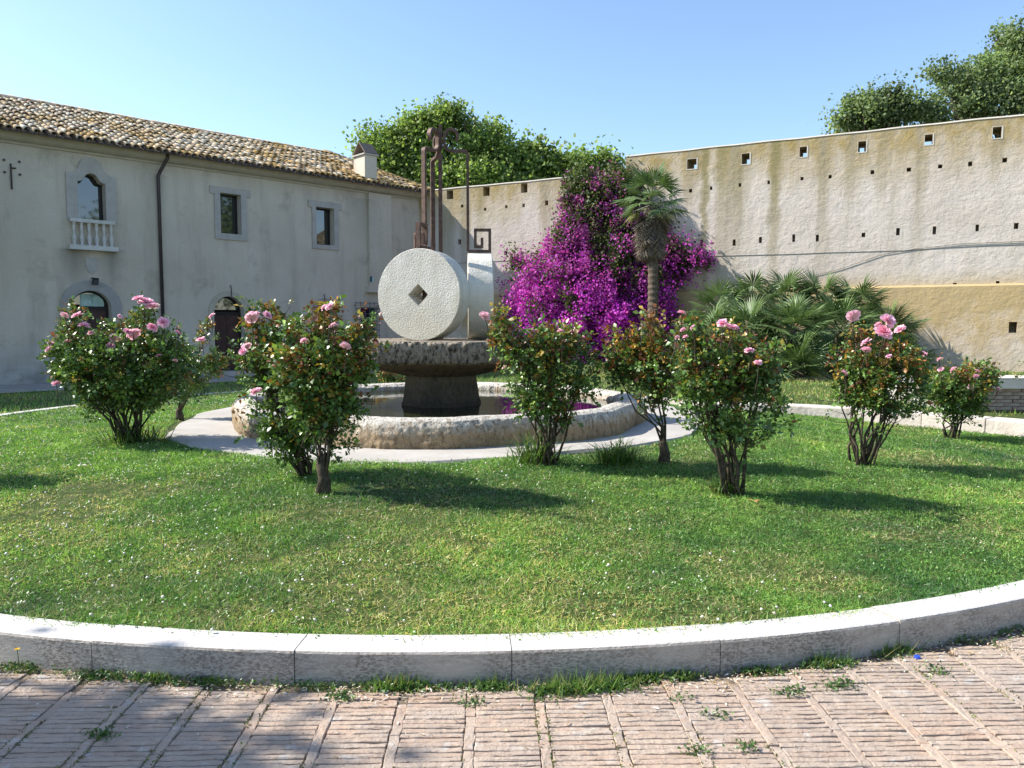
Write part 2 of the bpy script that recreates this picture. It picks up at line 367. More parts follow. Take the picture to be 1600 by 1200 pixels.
m_rough('pedestal_stone', (.10, .088, .068), (.20, .175, .13), (.05, .045, .035), .5, .9, .5)

# ------------------------------------------------------------------ ground, paving, kerb, lawn, path
def sheet(name, pts, z, mat, **k):
    return MB().add([(x, y, z) for x, y in pts], [tuple(range(len(pts)))]).build(name, mat, kind='structure', **k)
sheet('ground', [(-400, -300), (400, -300), (400, 700), (-400, 700)], -.06, MAT['ground'])
g0 = HOUSE.w(-12, 0, 0); g1 = HOUSE.w(HL, 0, 0); g2 = HOUSE.w(HL + 1, -3.1, 0); g3 = HOUSE.w(-12, -3.0, 0)
sheet('pavement', [(p.x, p.y) for p in (g0, g3, g2, g1)], -.03, MAT['path'])
PAV = [(-9, -2.5), (11, -2.5), (11, 6.2), (-9, 6.2)]
paving = sheet('paving', PAV, -.010, MAT['mortar'])
BP, BW = .2925, .0345
ca, sa = math.cos(.025), math.sin(.025)
def pav_xy(a, b): return a * ca - b * sa, a * sa + b * ca     # paving grid turned slightly
bricks = []
x00 = -.115
for i in range(-32, 40):
    xa = x00 + i * BP
    for j in range(-68, 176):
        bricks.append((xa + .043, j * BW + random.gauss(0, .0009), BP - .046, BW - .0048, 0))
    for j in range(-9, 24):
        bricks.append((xa - .0, j * .255 + (i % 2) * .11, .040, .251, 1))
def brick_vis(b):
    cx, cy = pav_xy(b[0] + b[2] / 2, b[1] + b[3] / 2); d = math.hypot(cx - CK[0], cy - CK[1])
    return cx, cy, d
near, rest = [], []
for b in bricks:
    cx, cy, d = brick_vis(b)
    if d < KERB_R + .07 or cy < -2.3 or cy > 6 or abs(cx) > 8.8: continue
    seen = cy > 2.72 and abs(cx) < .68 * cy + .15
    (near if seen else rest).append((math.hypot(cx, cy), b))
near.sort(key=lambda q: q[0])
rest += near[300:]; near = near[:300]
protos = {}
def brick_mesh(b, seed):
    key = (b[4], seed)
    if key not in protos:
        w_, h_ = b[2], b[3]; rr = random.Random(seed * 7 + b[4]); m = MB(); q = []
        nl = 7
        for k in range(nl): q.append((w_ * k / (nl - 1), 0) if w_ > h_ else (w_, h_ * k / (nl - 1)))
        for k in range(nl): q.append((w_ * (1 - k / (nl - 1)), h_) if w_ > h_ else (0, h_ * (1 - k / (nl - 1))))
        n_ = len(q); c = (w_ / 2, h_ / 2)
        def ins(p, e): return (p[0] + math.copysign(e, c[0] - p[0]), p[1] + math.copysign(e, c[1] - p[1]))
        q = [(p[0] + rr.gauss(0, .0018), p[1] + rr.gauss(0, .0013)) for p in q]; es = [rr.uniform(.001, .0045) for _ in q]; tz = (rr.gauss(0, .005), rr.gauss(0, .022))
        hi = [ins(p, e) for p, e in zip(q, es)]; hz = [(p[0] - c[0]) * tz[0] + (p[1] - c[1]) * tz[1] + rr.gauss(0, .0012) for p in hi]
        m.add([(p[0], p[1], -.03) for p in q] + [(p[0], p[1], z - .0022) for p, z in zip(q, hz)] + [(p[0], p[1], z) for p, z in zip(hi, hz)],
              [tuple(range(2 * n_, 3 * n_))] + [(r * n_ + k, r * n_ + (k + 1) % n_, (r + 1) * n_ + (k + 1) % n_, (r + 1) * n_ + k) for r in (0, 1) for k in range(n_)])
        protos[key] = (m, m.mesh('brick'))
        protos[key][1].materials.append(MAT['brick'])
    return protos[key]
for n_, (d, b) in enumerate(near):
    o = link('brick', brick_mesh(b, n_ % 13)[1], None, paving); x, y = pav_xy(b[0], b[1])
    o.location = (x, y, random.uniform(-.0020, .0016)); o.rotation_euler = (random.gauss(0, .012), random.gauss(0, .005), .025 + random.gauss(0, .006))
m = MB()
for n_, (d, b) in enumerate(rest):
    src = brick_mesh(b, n_ % 13)[0]; z = random.uniform(-.0020, .0016); a = .025 + random.gauss(0, .006); x, y = pav_xy(b[0], b[1]); c_, s_ = math.cos(a), math.sin(a)
    m.add([(x + p[0] * c_ - p[1] * s_, y + p[0] * s_ + p[1] * c_, p[2] + z) for p in src.v], src.f)
m.build('paving_bricks', MAT['brick'], paving, kind='stuff')

kerb = link('kerb', None, kind='structure')
a0 = math.atan2(on_z(800, 1018, .15).y - CK[1], on_z(800, 1018, .15).x - CK[0])
NK = 52; da = 2 * math.pi / NK
for i in range(NK):
    m = MB(); prof = [(0, -.05), (0, .137), (-.005, .147), (-.013, .150), (-KERB_W + .01, .150), (-KERB_W, .142), (-KERB_W, -.05)]
    ns = 44; vs = []; g = (.0015 + .0016 * random.random()) / KERB_R; dz = random.uniform(-.004, .004); dr = random.uniform(-.005, .005); rr = random.Random(i)
    for k in range(ns + 1):
        a = a0 + i * da + g + (da - 2 * g) * k / ns; chip = .0012 * rr.random()
        for j, (r_, z) in enumerate(prof):
            q = chip if j in (2, 3) else 0
            vs.append((CK[0] + (KERB_R + r_ + dr - q) * math.cos(a), CK[1] + (KERB_R + r_ + dr - q) * math.sin(a), z + (dz if z > 0 else 0) - q * .6))
    P = len(prof); fs = [(k*P+j, (k+1)*P+j, (k+1)*P+j+1, k*P+j+1) for k in range(ns) for j in range(P - 1)] + [tuple(range(P)), tuple(ns*P + j for j in range(P))[::-1]]
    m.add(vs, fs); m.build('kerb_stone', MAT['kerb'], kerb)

m = MB(); NA, NR = 120, 50; vs = []
for i in range(NR + 1):
    for k in range(NA):
        a = 2 * math.pi * k / NA; r_ = (KERB_R - KERB_W + .02) * i / NR
        x, y = CK[0] + r_ * math.cos(a), CK[1] + r_ * math.sin(a)
        z = float(lawn_z(x, y)) - (.03 if math.hypot(x - FC[0], y - FC[1]) < 3.6 else .012)
        vs.append((x, y, z))
V = np.array(vs); V[:, 2] += fbm(V, 1.5, 3) * .03; 
m.add(V.tolist(), [(i*NA+k, (i+1)*NA+k, (i+1)*NA+(k+1) % NA, i*NA+(k+1) % NA) for i in range(NR) for k in range(NA)])
m.build('lawn_ground', MAT['lawn'], kind='structure', smooth_=True)
PATH_R = 3.72; PC = (FC[0], FC[1] + .2)
def path_edge(a): return PATH_R + .10 * math.sin(3 * a + 1) + .06 * math.sin(7 * a) + .03 * math.sin(19 * a)
m = MB(); vs = [(PC[0] + r_ * math.cos(2*math.pi*k/96), PC[1] + r_ * math.sin(2*math.pi*k/96), .296 if j < 2 else .26) for k in range(96) for j, r_ in enumerate((2.3, path_edge(2*math.pi*k/96), path_edge(2*math.pi*k/96) + .03))]
m.add(vs, [(3*k+j, 3*k+j+1, 3*((k+1) % 96)+j+1, 3*((k+1) % 96)+j) for k in range(96) for j in (0, 1)])
m.build('path', MAT['path'], kind='structure')

# ------------------------------------------------------------------ grass
GREENS = [(.15, .28, .055), (.19, .32, .07), (.10, .215, .04), (.22, .34, .09), (.085, .20, .05)]
DRY = [(.38, .34, .14), (.31, .29, .11), (.46, .40, .22)]
def grass(name, P, hgt, wid, dry, lean=.55, parent=None, **k):
    n = len(P); d = rng.normal(size=(n, 3)); d[:, 2] = 0; lean = lean * (.5 + rng.random((n, 1))); d /= np.linalg.norm(d, axis=1, keepdims=True) + 1e-9
    y = d * lean * rng.random((n, 1)) * 2; y[:, 2] = 1
    c = pick(GREENS, n); dc = pick(DRY, n); q = rng.random(n) < dry; c[q] = dc[q]
    big = fbm(P * [1, 1, 0], .8, 21)[:, None] + .8 * fbm(P * [1, 1, 0], 4, 22, 3)[:, None]; c = c * (1.2 + big * [1.7, 1.3, .8]).clip(.35, 2.0)
    sz = np.c_[wid * (.6 + .8 * rng.random(n)), hgt * (.5 + rng.random(n)), hgt + np.zeros(n)]
    face = np.cross(y, rnd_dirs(n)); 
    return link(name, scatter(name, BLADE_V, BLADE_F, P, y, face, sz, c), MAT['grass'], parent, kind='stuff', **k)
def disc_pts(n, power=1.0):
    r_ = (KERB_R - KERB_W + .035) * np.sqrt(rng.random(n)) * (1 + .0035 * rng.normal(size=n)); a = rng.random(n) * 2 * math.pi
    return np.c_[CK[0] + r_ * np.cos(a), CK[1] + r_ * np.sin(a), np.zeros(n)]
P = disc_pts(3400000)
d = np.hypot(P[:, 0], P[:, 1]); rF = np.hypot(P[:, 0] - PC[0], P[:, 1] - PC[1])
keep = (rng.random(len(P)) < (3.6 / np.maximum(d, 3.6)) ** 1.5) & (rF > PATH_R + .12 * fbm(P, 3, 5)) & (np.abs(P[:, 0]) < .95 * P[:, 1] + 1.5)
P = P[keep]; d = d[keep]
bare = fbm(P, 1.1, 9) + .5 * fbm(P, 4, 12)
for x, y, r_ in ((1030, 945, .28), (920, 915, .35), (85, 765, .5), (120, 800, .45), (1000, 830, .5), (690, 870, .4), (230, 830, .45), (500, 800, .3), (1150, 880, .3), (380, 960, .2), (1300, 900, .3), (640, 940, .25)):
    q = on_lawn(x, y); bare += .30 * np.exp(-(((P[:, 0] - q.x) / (r_ * 1.6)) ** 2 + ((P[:, 1] - q.y) / r_) ** 2)) * (1 + 2 * fbm(P, 5, 14))
if True:
    keep = rng.random(len(P)) < np.clip(1.25 - 2.6 * np.clip(bare - .05, 0, 1) , .22, 1)
P = P[keep]; d = d[keep]; bare = bare[keep]; print('blades', len(P))
P[:, 2] = lawn_z(P[:, 0], P[:, 1]) - .008 + .022 * fbm(P * [1, 1, 0], 9, 61, 3) + .03 * fbm(P * [1, 1, 0], 1.5, 3)
edge = np.hypot(P[:, 0] - CK[0], P[:, 1] - CK[1]) > KERB_R - KERB_W - .08
hh = np.where(edge, .032, .024) * (1 + 1.1 * np.clip(fbm(P, 2.2, 30), -.4, .5)) * (1 + .04 * d)
grass('grass', P, hh, 0.0042 * (1 + .17 * np.maximum(d - 3.5, 0)), np.clip(.07 + 1.3 * bare, .02, .6), 2.2)
# wilder grass outside the round lawn
n = 170000; P = np.c_[rng.uniform(-22, 17, n), rng.uniform(9, 33, n), np.full(n, -.06)]
rel = P[:, :2] - np.array([HOUSE.o.x, HOUSE.o.y]); dh = -(rel @ np.array([HOUSE.y.x, HOUSE.y.y]))
relb = P[:, :2] - np.array([BAST.o.x, BAST.o.y]); db = -(relb @ np.array([BAST.y.x, BAST.y.y]))
keep = (dh > 3.0) & (db > .4) & (np.hypot(P[:, 0] - CK[0], P[:, 1] - CK[1]) > KERB_R + .05); P = P[keep]
grass('rough_grass', P, .10, .016, .2, .7)
# clover heads, daisies
n = 6000; P = disc_pts(n); rF = np.hypot(P[:, 0] - PC[0], P[:, 1] - PC[1])
den = np.clip(.5 + 2.5 * fbm(P, .7, 40) - .18 * (P[:, 0] + 1.5), .03, 1)
P = P[(rF > PATH_R + .1) & (rng.random(n) < den)]; P[:, 2] = lawn_z(P[:, 0], P[:, 1]) + .022 + .012 * rng.random(len(P))
oct_v = [(1,0,0), (-1,0,0), (0,1,0), (0,-1,0), (0,0,.8), (0,0,-.5)]; oct_f = [(0,2,4), (2,1,4), (1,3,4), (3,0,4), (2,0,5), (1,2,5), (3,1,5), (0,3,5)]
link('clover_flowers', scatter('clover_flowers', oct_v, oct_f, P, rnd_dirs(len(P)), rnd_dirs(len(P), 2), 0.0098 * (.6 + .7 * rng.random(len(P))), pick([(.72, .68, .58), (.6, .52, .42), (.75, .72, .66)], len(P), jit=.1)), MAT['litter'], kind='stuff')
def broadleaf(name, P, size, cols, up=.8, **k):
    n = len(P); y = rnd_dirs(n, .35); z = rnd_dirs(n, up * 2)
    return link(name, scatter(name, LEAF_V, LEAF_F, P, y, z, size * (.6 + .8 * rng.random(n)), pick(cols, n)), MAT['leaf'], **k)
# clover leaves give the turf its small round texture
P = disc_pts(190000); rF = np.hypot(P[:, 0] - PC[0], P[:, 1] - PC[1]); dd = np.hypot(P[:, 0], P[:, 1])
P = P[(rF > PATH_R + .05) & (fbm(P, 1.3, 50) > -.06) & (dd < 9)]; P[:, 2] = lawn_z(P[:, 0], P[:, 1]) + .004 + .016 * rng.random(len(P))
broadleaf('clover', P, .015, [(.10, .23, .04), (.14, .28, .055), (.08, .18, .035)], .5, kind='stuff')
# weeds along the foot of the kerb and in the brick joints
Ps, Pb = [], []
tufts = [(620, 1075, 70, 1.3), (770, 1075, 45, 1.2), (880, 1082, 70, 1.5), (940, 1075, 60, 1.5), (240, 1063, 60, .9), (150, 1058, 50, .8), (330, 1068, 50, .6), (1000, 1062, 50, 1.2), (1060, 1058, 40, 1.0), (1290, 1040, 50, 1.3), (1390, 1020, 40, 1.5), (1480, 1000, 60, .9), (1560, 985, 50, .8), (30, 1045, 50, .7), (1180, 1050, 60, .6), (500, 1072, 60, .5)]
for x, y, wd, hs in tufts:
    k = int(260 * wd / 50 * hs); q = np.array([list(on_z(x + random.gauss(0, wd * .45), y + abs(random.gauss(0, 5)) - 4, 0)) for _ in range(k)]); Ps.append((q, hs))
def outside(q, pad=.012): return q[np.hypot(q[:, 0] - CK[0], q[:, 1] - CK[1]) > KERB_R + pad]
allb = []
for q, hs in Ps:
    q = outside(q); q[:, 2] = -.006
    if len(q): allb.append((q, hs))
P = np.vstack([q for q, h in allb]); H = np.concatenate([np.full(len(q), h) for q, h in allb])
n = 3000; a = rng.uniform(math.pi * 1.18, math.pi * 1.85, n); rr_ = KERB_R + .012 + np.abs(rng.normal(0, .028, n)); Q = np.c_[CK[0] + rr_ * np.cos(a), CK[1] + rr_ * np.sin(a), np.full(n, -.006)]
Q = Q[fbm(Q, 3, 60) > .03]; P = np.vstack([P, Q]); H = np.concatenate([H, np.full(len(Q), .45)])
joint = [(530, 1090), (845, 1092), (1062, 1092), (1120, 1120), (1235, 1083), (1310, 1073), (1165, 1170), (160, 1150), (1460, 1050), (1090, 1175), (735, 1100)]
for x, y in joint:
    k = random.randint(30, 130); q = np.array([list(on_z(x + random.gauss(0, 14), y + random.gauss(0, 4), 0)) for _ in range(k)]); q[:, 2] = -.004; P = np.vstack([P, outside(q)]); H = np.concatenate([H, np.full(len(outside(q)), .35)])
n = len(P); y = rnd_dirs(n); y[:, 2] = np.abs(y[:, 2]) + .55
link('weeds', scatter('weeds', BLADE_V, BLADE_F, P, y, rnd_dirs(n), np.c_[.006 * (.6 + rng.random(n)), .05 * H * (.3 + 1.3 * rng.random(n) ** 2), .05 * H], pick([(.10, .20, .035), (.14, .25, .05), (.18, .24, .07), (.3, .27, .11)], n, [.35, .3, .2, .15])), MAT['grass'], kind='stuff')
Q = P[rng.random(n) < .9].copy(); Q[:, 2] += .01 + .015 * rng.random(len(Q))
broadleaf('ground_leaves', Q, .016, [(.06, .13, .03), (.1, .18, .05), (.05, .1, .02)], .6, kind='stuff')
# thin moss and seedlings following the long joints between the brick panels
J = []
for i in range(-9, 14):
    xa = x00 + i * BP
    for side_ in (0, .0415):
        yv = rng.uniform(2.6, 4.4, 420); xv = xa + side_ + rng.normal(0, .006, 420); J.append(np.c_[xv * ca - yv * sa, xv * sa + yv * ca, np.full(420, .001)])
J = outside(np.vstack(J), .02); J = J[fbm(J, 3.5, 81, 3) > .02]; n = len(J); y = rnd_dirs(n, .3)
link('joint_moss', scatter('joint_moss', LEAF_V, LEAF_F, J, y, rnd_dirs(n, 1), .009 * (.5 + rng.random(n)), pick([(.10, .17, .035), (.17, .19, .06), (.25, .21, .09), (.13, .10, .05)], n)), MAT['litter'], kind='stuff')
# moss and dead straw in the joints, fallen leaves
n = 5200; a = rng.uniform(math.pi * 1.15, math.pi * 1.9, n); rr_ = KERB_R + .015 + np.abs(rng.normal(0, .09, n)) * (1 + 2 * (rng.random(n) < .15)); Q = np.c_[CK[0] + rr_ * np.cos(a), CK[1] + rr_ * np.sin(a), np.full(n, .004)]
y = rnd_dirs(n); y[:, 2] *= .15
link('fallen_leaves', scatter('fallen_leaves', LEAF_V, LEAF_F, Q, y, rnd_dirs(n, 3), np.c_[.012 * (.4 + rng.random(n)), .028 * (.3 + rng.random(n)), .02 + 0 * a], pick([(.6, .52, .4), (.42, .33, .2), (.32, .22, .12), (.65, .6, .52)], n)), MAT['litter'], kind='stuff')

# ------------------------------------------------------------------ old farmhouse (left)
def fx(x, y, off=0): return HOUSE.px(x, y, off)
house = thing('farmhouse', 'long plastered two storey house with a low tiled roof on the left', 'house', HOUSE.o, HOUSE.rz)
EZ = 6.93
def rect_loop(x0, x1, z0, z1): return [(x0, z0), (x1, z0), (x1, z1), (x0, z1)]
def arch_loop(x0, x1, z0, zs, n=14, rise=None):
    cx, r_ = (x0 + x1) / 2, (x1 - x0) / 2; rise = r_ if rise is None else rise
    return [(x0, z0), (x1, z0)] + [(cx + r_ * math.cos(math.pi * k / n), zs + rise * math.sin(math.pi * k / n)) for k in range(n + 1)]
def panel(loops, y, mb, reveal=None, solid_back=None, flip=False):
    pts = [Vector((x, z, 0)) for L in loops for x, z in L]
    tris = tessellate_polygon([[Vector((x, z, 0)) for x, z in L] for L in loops])
    mb.add([(p.x, y, p.y) for p in pts], [t if not flip else t[::-1] for t in tris])
    for i, L in enumerate(loops[1:]):
        dep = reveal[i] if isinstance(reveal, list) else reveal
        if not dep: continue
        n = len(L); mb.add([(x, y, z) for x, z in L] + [(x, y + dep, z) for x, z in L], [(k, (k + 1) % n, n + (k + 1) % n, n + k) for k in range(n)])
        if solid_back and solid_back[i]: mb.add([(x, y + dep, z) for x, z in L], [tuple(range(n))])
def ring(outer, inner, y0, y1, mb):   # frame between two loops of any length, front y0 back y1
    panel([outer, inner], y0, mb)
    for L in (outer, inner):
        n = len(L); mb.add([(x, y0, z) for x, z in L] + [(x, y1, z) for x, z in L], [(k, (k + 1) % n, n + (k + 1) % n, n + k) for k in range(n)])
def plate(L, y0, y1, mb):
    n = len(L); mb.add([(x, y0, z) for x, z in L] + [(x, y1, z) for x, z in L], [tuple(range(n)), tuple(n + k for k in range(n))[::-1]] + [(k, (k + 1) % n, n + (k + 1) % n, n + k) for k in range(n)])
# openings measured on the facade
wBx0, wBz1 = fx(343, 301); wBx1, wBz0 = fx(377, 367)
wCx0, wCz1 = fx(493, 323); wCx1, wCz0 = fx(522, 384)
wAx0, _ = fx(121, 300); wAx1, wAz1 = fx(163, 274); _, wAz0 = fx(121, 342)
d1x0, d1t = fx(110, 453); d1x1, _ = fx(172, 453); _, d1s = fx(140, 481)
d2x0, _ = fx(333, 470); d2x1, _ = fx(380, 462); _, d2t = fx(357, 463); _, d2s = fx(357, 489)
d3x0, _ = fx(493, 470); d3x1, _ = fx(520, 470); _, d3t = fx(506, 472); _, d3s = fx(506, 485)
gx0, gz1 = fx(563, 480); gx1, _ = fx(590, 480); _, gz0 = fx(575, 531)
cxA = (wAx0 + wAx1) / 2; hw = (wAx1 - wAx0) / 2; zs = wAz1 - .26
def baroque(hw, zb, zs, zt, cx):
    sh = hw * .42
    L = [(cx - hw, zb), (cx + hw, zb), (cx + hw, zs)]
    for k in range(5): a = math.pi / 2 * k / 4; L.append((cx + hw - (hw - sh - .05) * math.sin(a), zs + (zt - zs) * .45 * (1 - math.cos(a))))
    for k in range(9): a = math.pi * k / 8; L.append((cx + sh * math.cos(a) * 1.1, zs + (zt - zs) * (.5 + .5 * math.sin(a))))
    for k in range(4, -1, -1): a = math.pi / 2 * k / 4; L.append((cx - hw + (hw - sh - .05) * math.sin(a), zs + (zt - zs) * .45 * (1 - math.cos(a))))
    return L
openA = baroque(hw, wAz0, zs, wAz1, cxA)
openB = rect_loop(wBx0, wBx1, wBz0, wBz1); openC = rect_loop(wCx0, wCx1, wCz0, wCz1)
open1 = arch_loop(d1x0, d1x1, .02, d1s, rise=d1t - d1s); open2 = arch_loop(d2x0, d2x1, .12, d2s, rise=d2t - d2s); open3 = arch_loop(d3x0, d3x1, .12, d3s, rise=d3t - d3s)
openG = rect_loop(gx0, gx1, gz0, gz1)
DRIPS = [(fx(113, 390)[0], fx(113, 390)[1], .5, .8), (fx(174, 390)[0], fx(174, 390)[1], .45, .8), (fx(250, 300)[0], 6.3, .3, .35), (fx(566, 400)[0], 6.4, .9, .35)]
XL = -9.0
_, CB = fx(0, 222)      # underside line of the cornice
m_facade()
mb = MB(); panel([[(XL, -.1), (HL + .05, -.1), (HL + .05, CB + .05), (XL, CB + .05)], openA, openB, openC, open1, open2, open3, openG], 0, mb, .38)
mb.box((XL, 8.9, -.1), (HL, 9.0, 6.9)); mb.box((XL, 0.002, -.1), (XL + .1, 8.9, 6.9))
mb.build('wall', MAT['facade'], house)
mb = MB(); n = 6; prof = [(0, CB), (-.06, CB), (-.065, CB + .06)] + [(-.06 - .30 * math.sin(math.pi / 2 * k / n), CB + .06 + (EZ - CB - .06) * (1 - math.cos(math.pi / 2 * k / n))) for k in range(1, n + 1)] + [(0, EZ)]
mb.add([(x, y, z) for x in (XL, HL + .12) for y, z in prof], [(k, k + 1, len(prof) + k + 1, len(prof) + k) for k in range(len(prof) - 1)] + [tuple(range(len(prof))), tuple(len(prof) + k for k in range(len(prof)))[::-1]])
mb.build('cornice', MAT['arch_ochre'], house)
# rooms behind the openings
for L in (openA, openB, openC, openG):
    xs = [p[0] for p in L]; zz = [p[1] for p in L]
def window(loop, surround, name='window', mull=None, sill=None):
    f = MB(); xs = [p[0] for p in loop]; zz = [p[1] for p in loop]; cx, cz = (min(xs) + max(xs)) / 2, (min(zz) + max(zz)) / 2
    k = 1 - .10 / (max(xs) - min(xs)); inner = [(cx + (x - cx) * k, cz + (z - cz) * (1 - .10 / (max(zz) - min(zz)))) for x, z in loop]
    ring(loop, inner, .27, .36, f)
    if mull: 
        for u in mull: f.box((cx + u - .025, .275, min(zz) + .03), (cx + u + .025, .33, max(zz) - .35 * (len(loop) > 4)))
    o = f.build(name, MAT['window_frame'], house)
    g = MB(); plate(inner, .315, .325, g); g.build('pane', MAT['glass'], o)
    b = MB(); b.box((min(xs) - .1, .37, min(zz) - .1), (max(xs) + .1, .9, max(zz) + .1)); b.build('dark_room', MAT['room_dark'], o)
    if surround is not None:
        s = MB()
        for a, c_, y0 in surround: (ring(a, c_, y0, .02, s) if c_ else plate(a, y0, .02, s))
        s.build('surround', MAT['surround'], o)
    return o
def R_(x, y): return fx(x, y)
def surround_rect(px0, px1, py1, earp, open_, ear):
    x0 = fx(px0, 340)[0]; x1 = fx(px1, 340)[0]; z0 = fx(px0, py1)[1]; zt = fx(*ear[0])[1]; zl = fx(*ear[1])[1]; e = .14
    out = [(x0, z0), (x1, z0), (x1, zl), (x1 + e, zl), (x1 + e, zt), (x0 - e, zt), (x0 - e, zl), (x0, zl)]
    return [(out, open_, -.045)]
window(openB, surround_rect(335, 385, 373, 0, openB, ((330, 290), (330, 302))), mull=None)
window(openC, surround_rect(487, 528, 388, 0, openC, ((482, 312), (482, 323))), mull=None)
o = window(openA, [(baroque(hw + .30, wAz0 - .02, zs + .22, fx(140, 246)[1], cxA), openA, -.05), ])
# balustrade in front of the ornate window
xa, zt_ = fx(110, 343); xb, _ = fx(174, 343); _, zb_ = fx(110, 387)
mb = MB(); mb.box((xa - .05, -.2, zt_ - .07), (xb + .05, .0, zt_ + .03)).build('balustrade_rail', MAT['baluster'], house)
mb = MB(); mb.box((xa - .10, -.24, zb_ - .05), (xb + .10, .0, zb_ + .08)).build('balustrade_base', MAT['baluster'], house)
hb = zt_ - .07 - zb_ - .08; prof = [(.055, 0), (.055, .05), (.032, .07), (.06, .25), (.066, .32), (.03, .52), (.03, .62), (.05, .80), (.036, .90), (.055, .94), (.055, 1.0)]
bal = MB().lathe([(r_, z * hb) for r_, z in prof], 10).mesh('baluster', True); bal.materials.append(MAT['baluster'])
for k in range(6): link('baluster', bal, None, house, (xa + .05 + (xb - xa - .10) * k / 5, -.11, zb_ + .08))
def door(loop, spring, wid, band, mat, leafs=2, glass_lit=False):
    xs = [p[0] for p in loop]; zz = [p[1] for p in loop]; x0, x1 = min(xs), max(xs); cx = (x0 + x1) / 2; top = max(zz)
    s = MB(); out = arch_loop(x0 - band, x1 + band, zz[0], spring, rise=top - spring + band); ring(out, loop, -.05, .02, s); so_ = s
    root = MB(); 
    fr = arch_loop(x0 + .06, x1 - .06, zz[0] + .001, spring, rise=top - spring - .06); ring(loop, fr, .22, .31, root)
    root.box((x0 + .05, .225, spring - .05), (x1 - .05, .30, spring + .03))
    d = root.build('door', MAT['window_frame'], house); so_.build('surround', mat, d)
    for k in range(leafs):
        a = x0 + .06 + (x1 - x0 - .12) * k / leafs + .006; b = x0 + .06 + (x1 - x0 - .12) * (k + 1) / leafs - .006
        l = MB(); l.box((a, .25, zz[0] + .02), (b, .29, spring - .06)); npan = 5; hz = (spring - .06 - zz[0] - .02) / npan
        for q in range(npan): l.box((a + .05, .236, zz[0] + .02 + q * hz + .035), (b - .05, .251, zz[0] + .02 + (q + 1) * hz - .035))
        l.build('door_leaf', MAT['dark_wood'], d)
    g = MB(); fan = [(x, z) for x, z in fr if z >= spring + .001] ; plate(fan, .262, .272, g); g.build('fanlight', MAT['glass'], d)
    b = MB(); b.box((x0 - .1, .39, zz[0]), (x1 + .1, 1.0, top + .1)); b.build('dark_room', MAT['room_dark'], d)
    return d
D1 = door(open1, d1s, .30, 0.30, MAT['arch_stone'])
for px in (129, 147):       # pale curtains behind the fan light show as two upright panels
    x0 = fx(px, 470)[0]; mb = MB(); mb.box((x0, .256, d1s + .05), (x0 + .34, .261, d1s + .42)).build('curtain', MAT['curtain'], D1)
door(open2, d2s, .2, .17, MAT['arch_ochre']); door(open3, d3s, .2, .14, MAT['arch_stone'])
mb = MB(); mb.box((d2x0 - .5, -.5, -.03), (d2x1 + .5, -.052, .118)).build('doorstep', MAT['surround'], house)
# barred window and sill near the corner
o = window(openG, None)
gxa, gza = fx(556, 473, .14); gxb, _ = fx(592, 473, .14); _, gzb = fx(556, 533, .14)
gr = MB()
for k in range(6): x = gxa + (gxb - gxa) * k / 5; gr.tube([(x, -.14, gzb), (x, -.14, gza + .05)], .013, 5)
for k in range(8): z = gzb + (gza - gzb) * k / 7; gr.tube([(gxa - .04, -.14, z), (gxb + .04, -.14, z)], .012, 5)
for z in (gzb + .1, gza - .1):
    for x in (gxa, gxb): gr.tube([(x, -.14, z), (x, 0, z)], .013, 5)
gr.build('window_grille', MAT['grille_iron'], house, kind=None)
# chimney breast with its corbel, chimney on the roof
px0 = fx(574, 400)[0]; px1 = fx(597, 400)[0]; _, pz0 = fx(574, 448)
mb = MB(); mb.box((px0, -.16, pz0), (px1 + .35, .0, CB + .02)); mb.box((px0 - .12, -.24, pz0 - .22), (px1 + .45, .0, pz0 - .002)); mb.build('chimney_breast', MAT['facade'], house)
# small teal plaque on the breast
sx, sz_ = fx(581, 436, .16); mb = MB(); mb.box((sx - .09, -.185, sz_ - .11), (sx + .0, -.162, sz_ + .10)); sg = mb.build('plaque', MAT['teal_sign'], house)
mb = MB(); mb.box((sx + .004, -.185, sz_ - .11), (sx + .06, -.162, sz_ + .08)); mb.build('plaque_light_panel', MAT['white_sign'], sg)
# iron tie anchor, hooks
ax, az = fx(17, 272); mb = MB(); mb.tube([(ax, -.04, az - .42), (ax, -.04, az + .28)], .022, 5); mb.tube([(ax, -.04, az + .16), (ax + .12, -.04, az + .17)], .02, 5); mb.build('tie_anchor', MAT['pipe_brown'], house)
for qx, qy in ((6, 250), (30, 253), (7, 269), (31, 273)):
    a, b = fx(qx, qy); MB().lathe([(.035, -.02), (.035, .02)], 8).build('bolt_head', MAT['pipe_brown'], house, loc=(a, -.012, b), rot=(R(90), 0, 0))
for qx, ya, yb in ((360, 446, 463), (506, 460, 472)):
    a, z1 = fx(qx, ya); _, z0 = fx(qx, yb); MB().tube([(a, -.06, z0), (a, -.06, z1 - .05), (a - .03, -.10, z1), (a - .06, -.08, z1 - .04)], .013, 5).build('hook', MAT['black_metal'], house)
# carved shield
a, b = fx(143, 415); mb = MB(); L = [(a - .16, b + .2), (a - .17, b - .02), (a - .09, b - .18), (a, b - .26), (a + .09, b - .18), (a + .17, b - .02), (a + .16, b + .2), (a + .07, b + .25), (a, b + .2), (a - .07, b + .25)]
plate(L, -.035, .0, mb); mb.box((a - .10, -.05, b - .02), (a + .10, -.036, b + .03)); mb.box((a - .02, -.05, b - .17), (a + .02, -.036, b - .021)); mb.build('carved_shield', MAT['surround'], house)
# gutter line of dark tile ends, downpipe
ga, _ = fx(262, 243, .35); gz_ = EZ
dx, _ = fx(248, 300, .09)
MB().tube([(ga, -.36, gz_), (ga, -.34, gz_ - .14), (dx + .06, -.12, gz_ - .52), (dx, -.09, gz_ - .68), (dx, -.09, .05)], .055, 8).build('downpipe', MAT['pipe_brown'], house, smooth_=True)
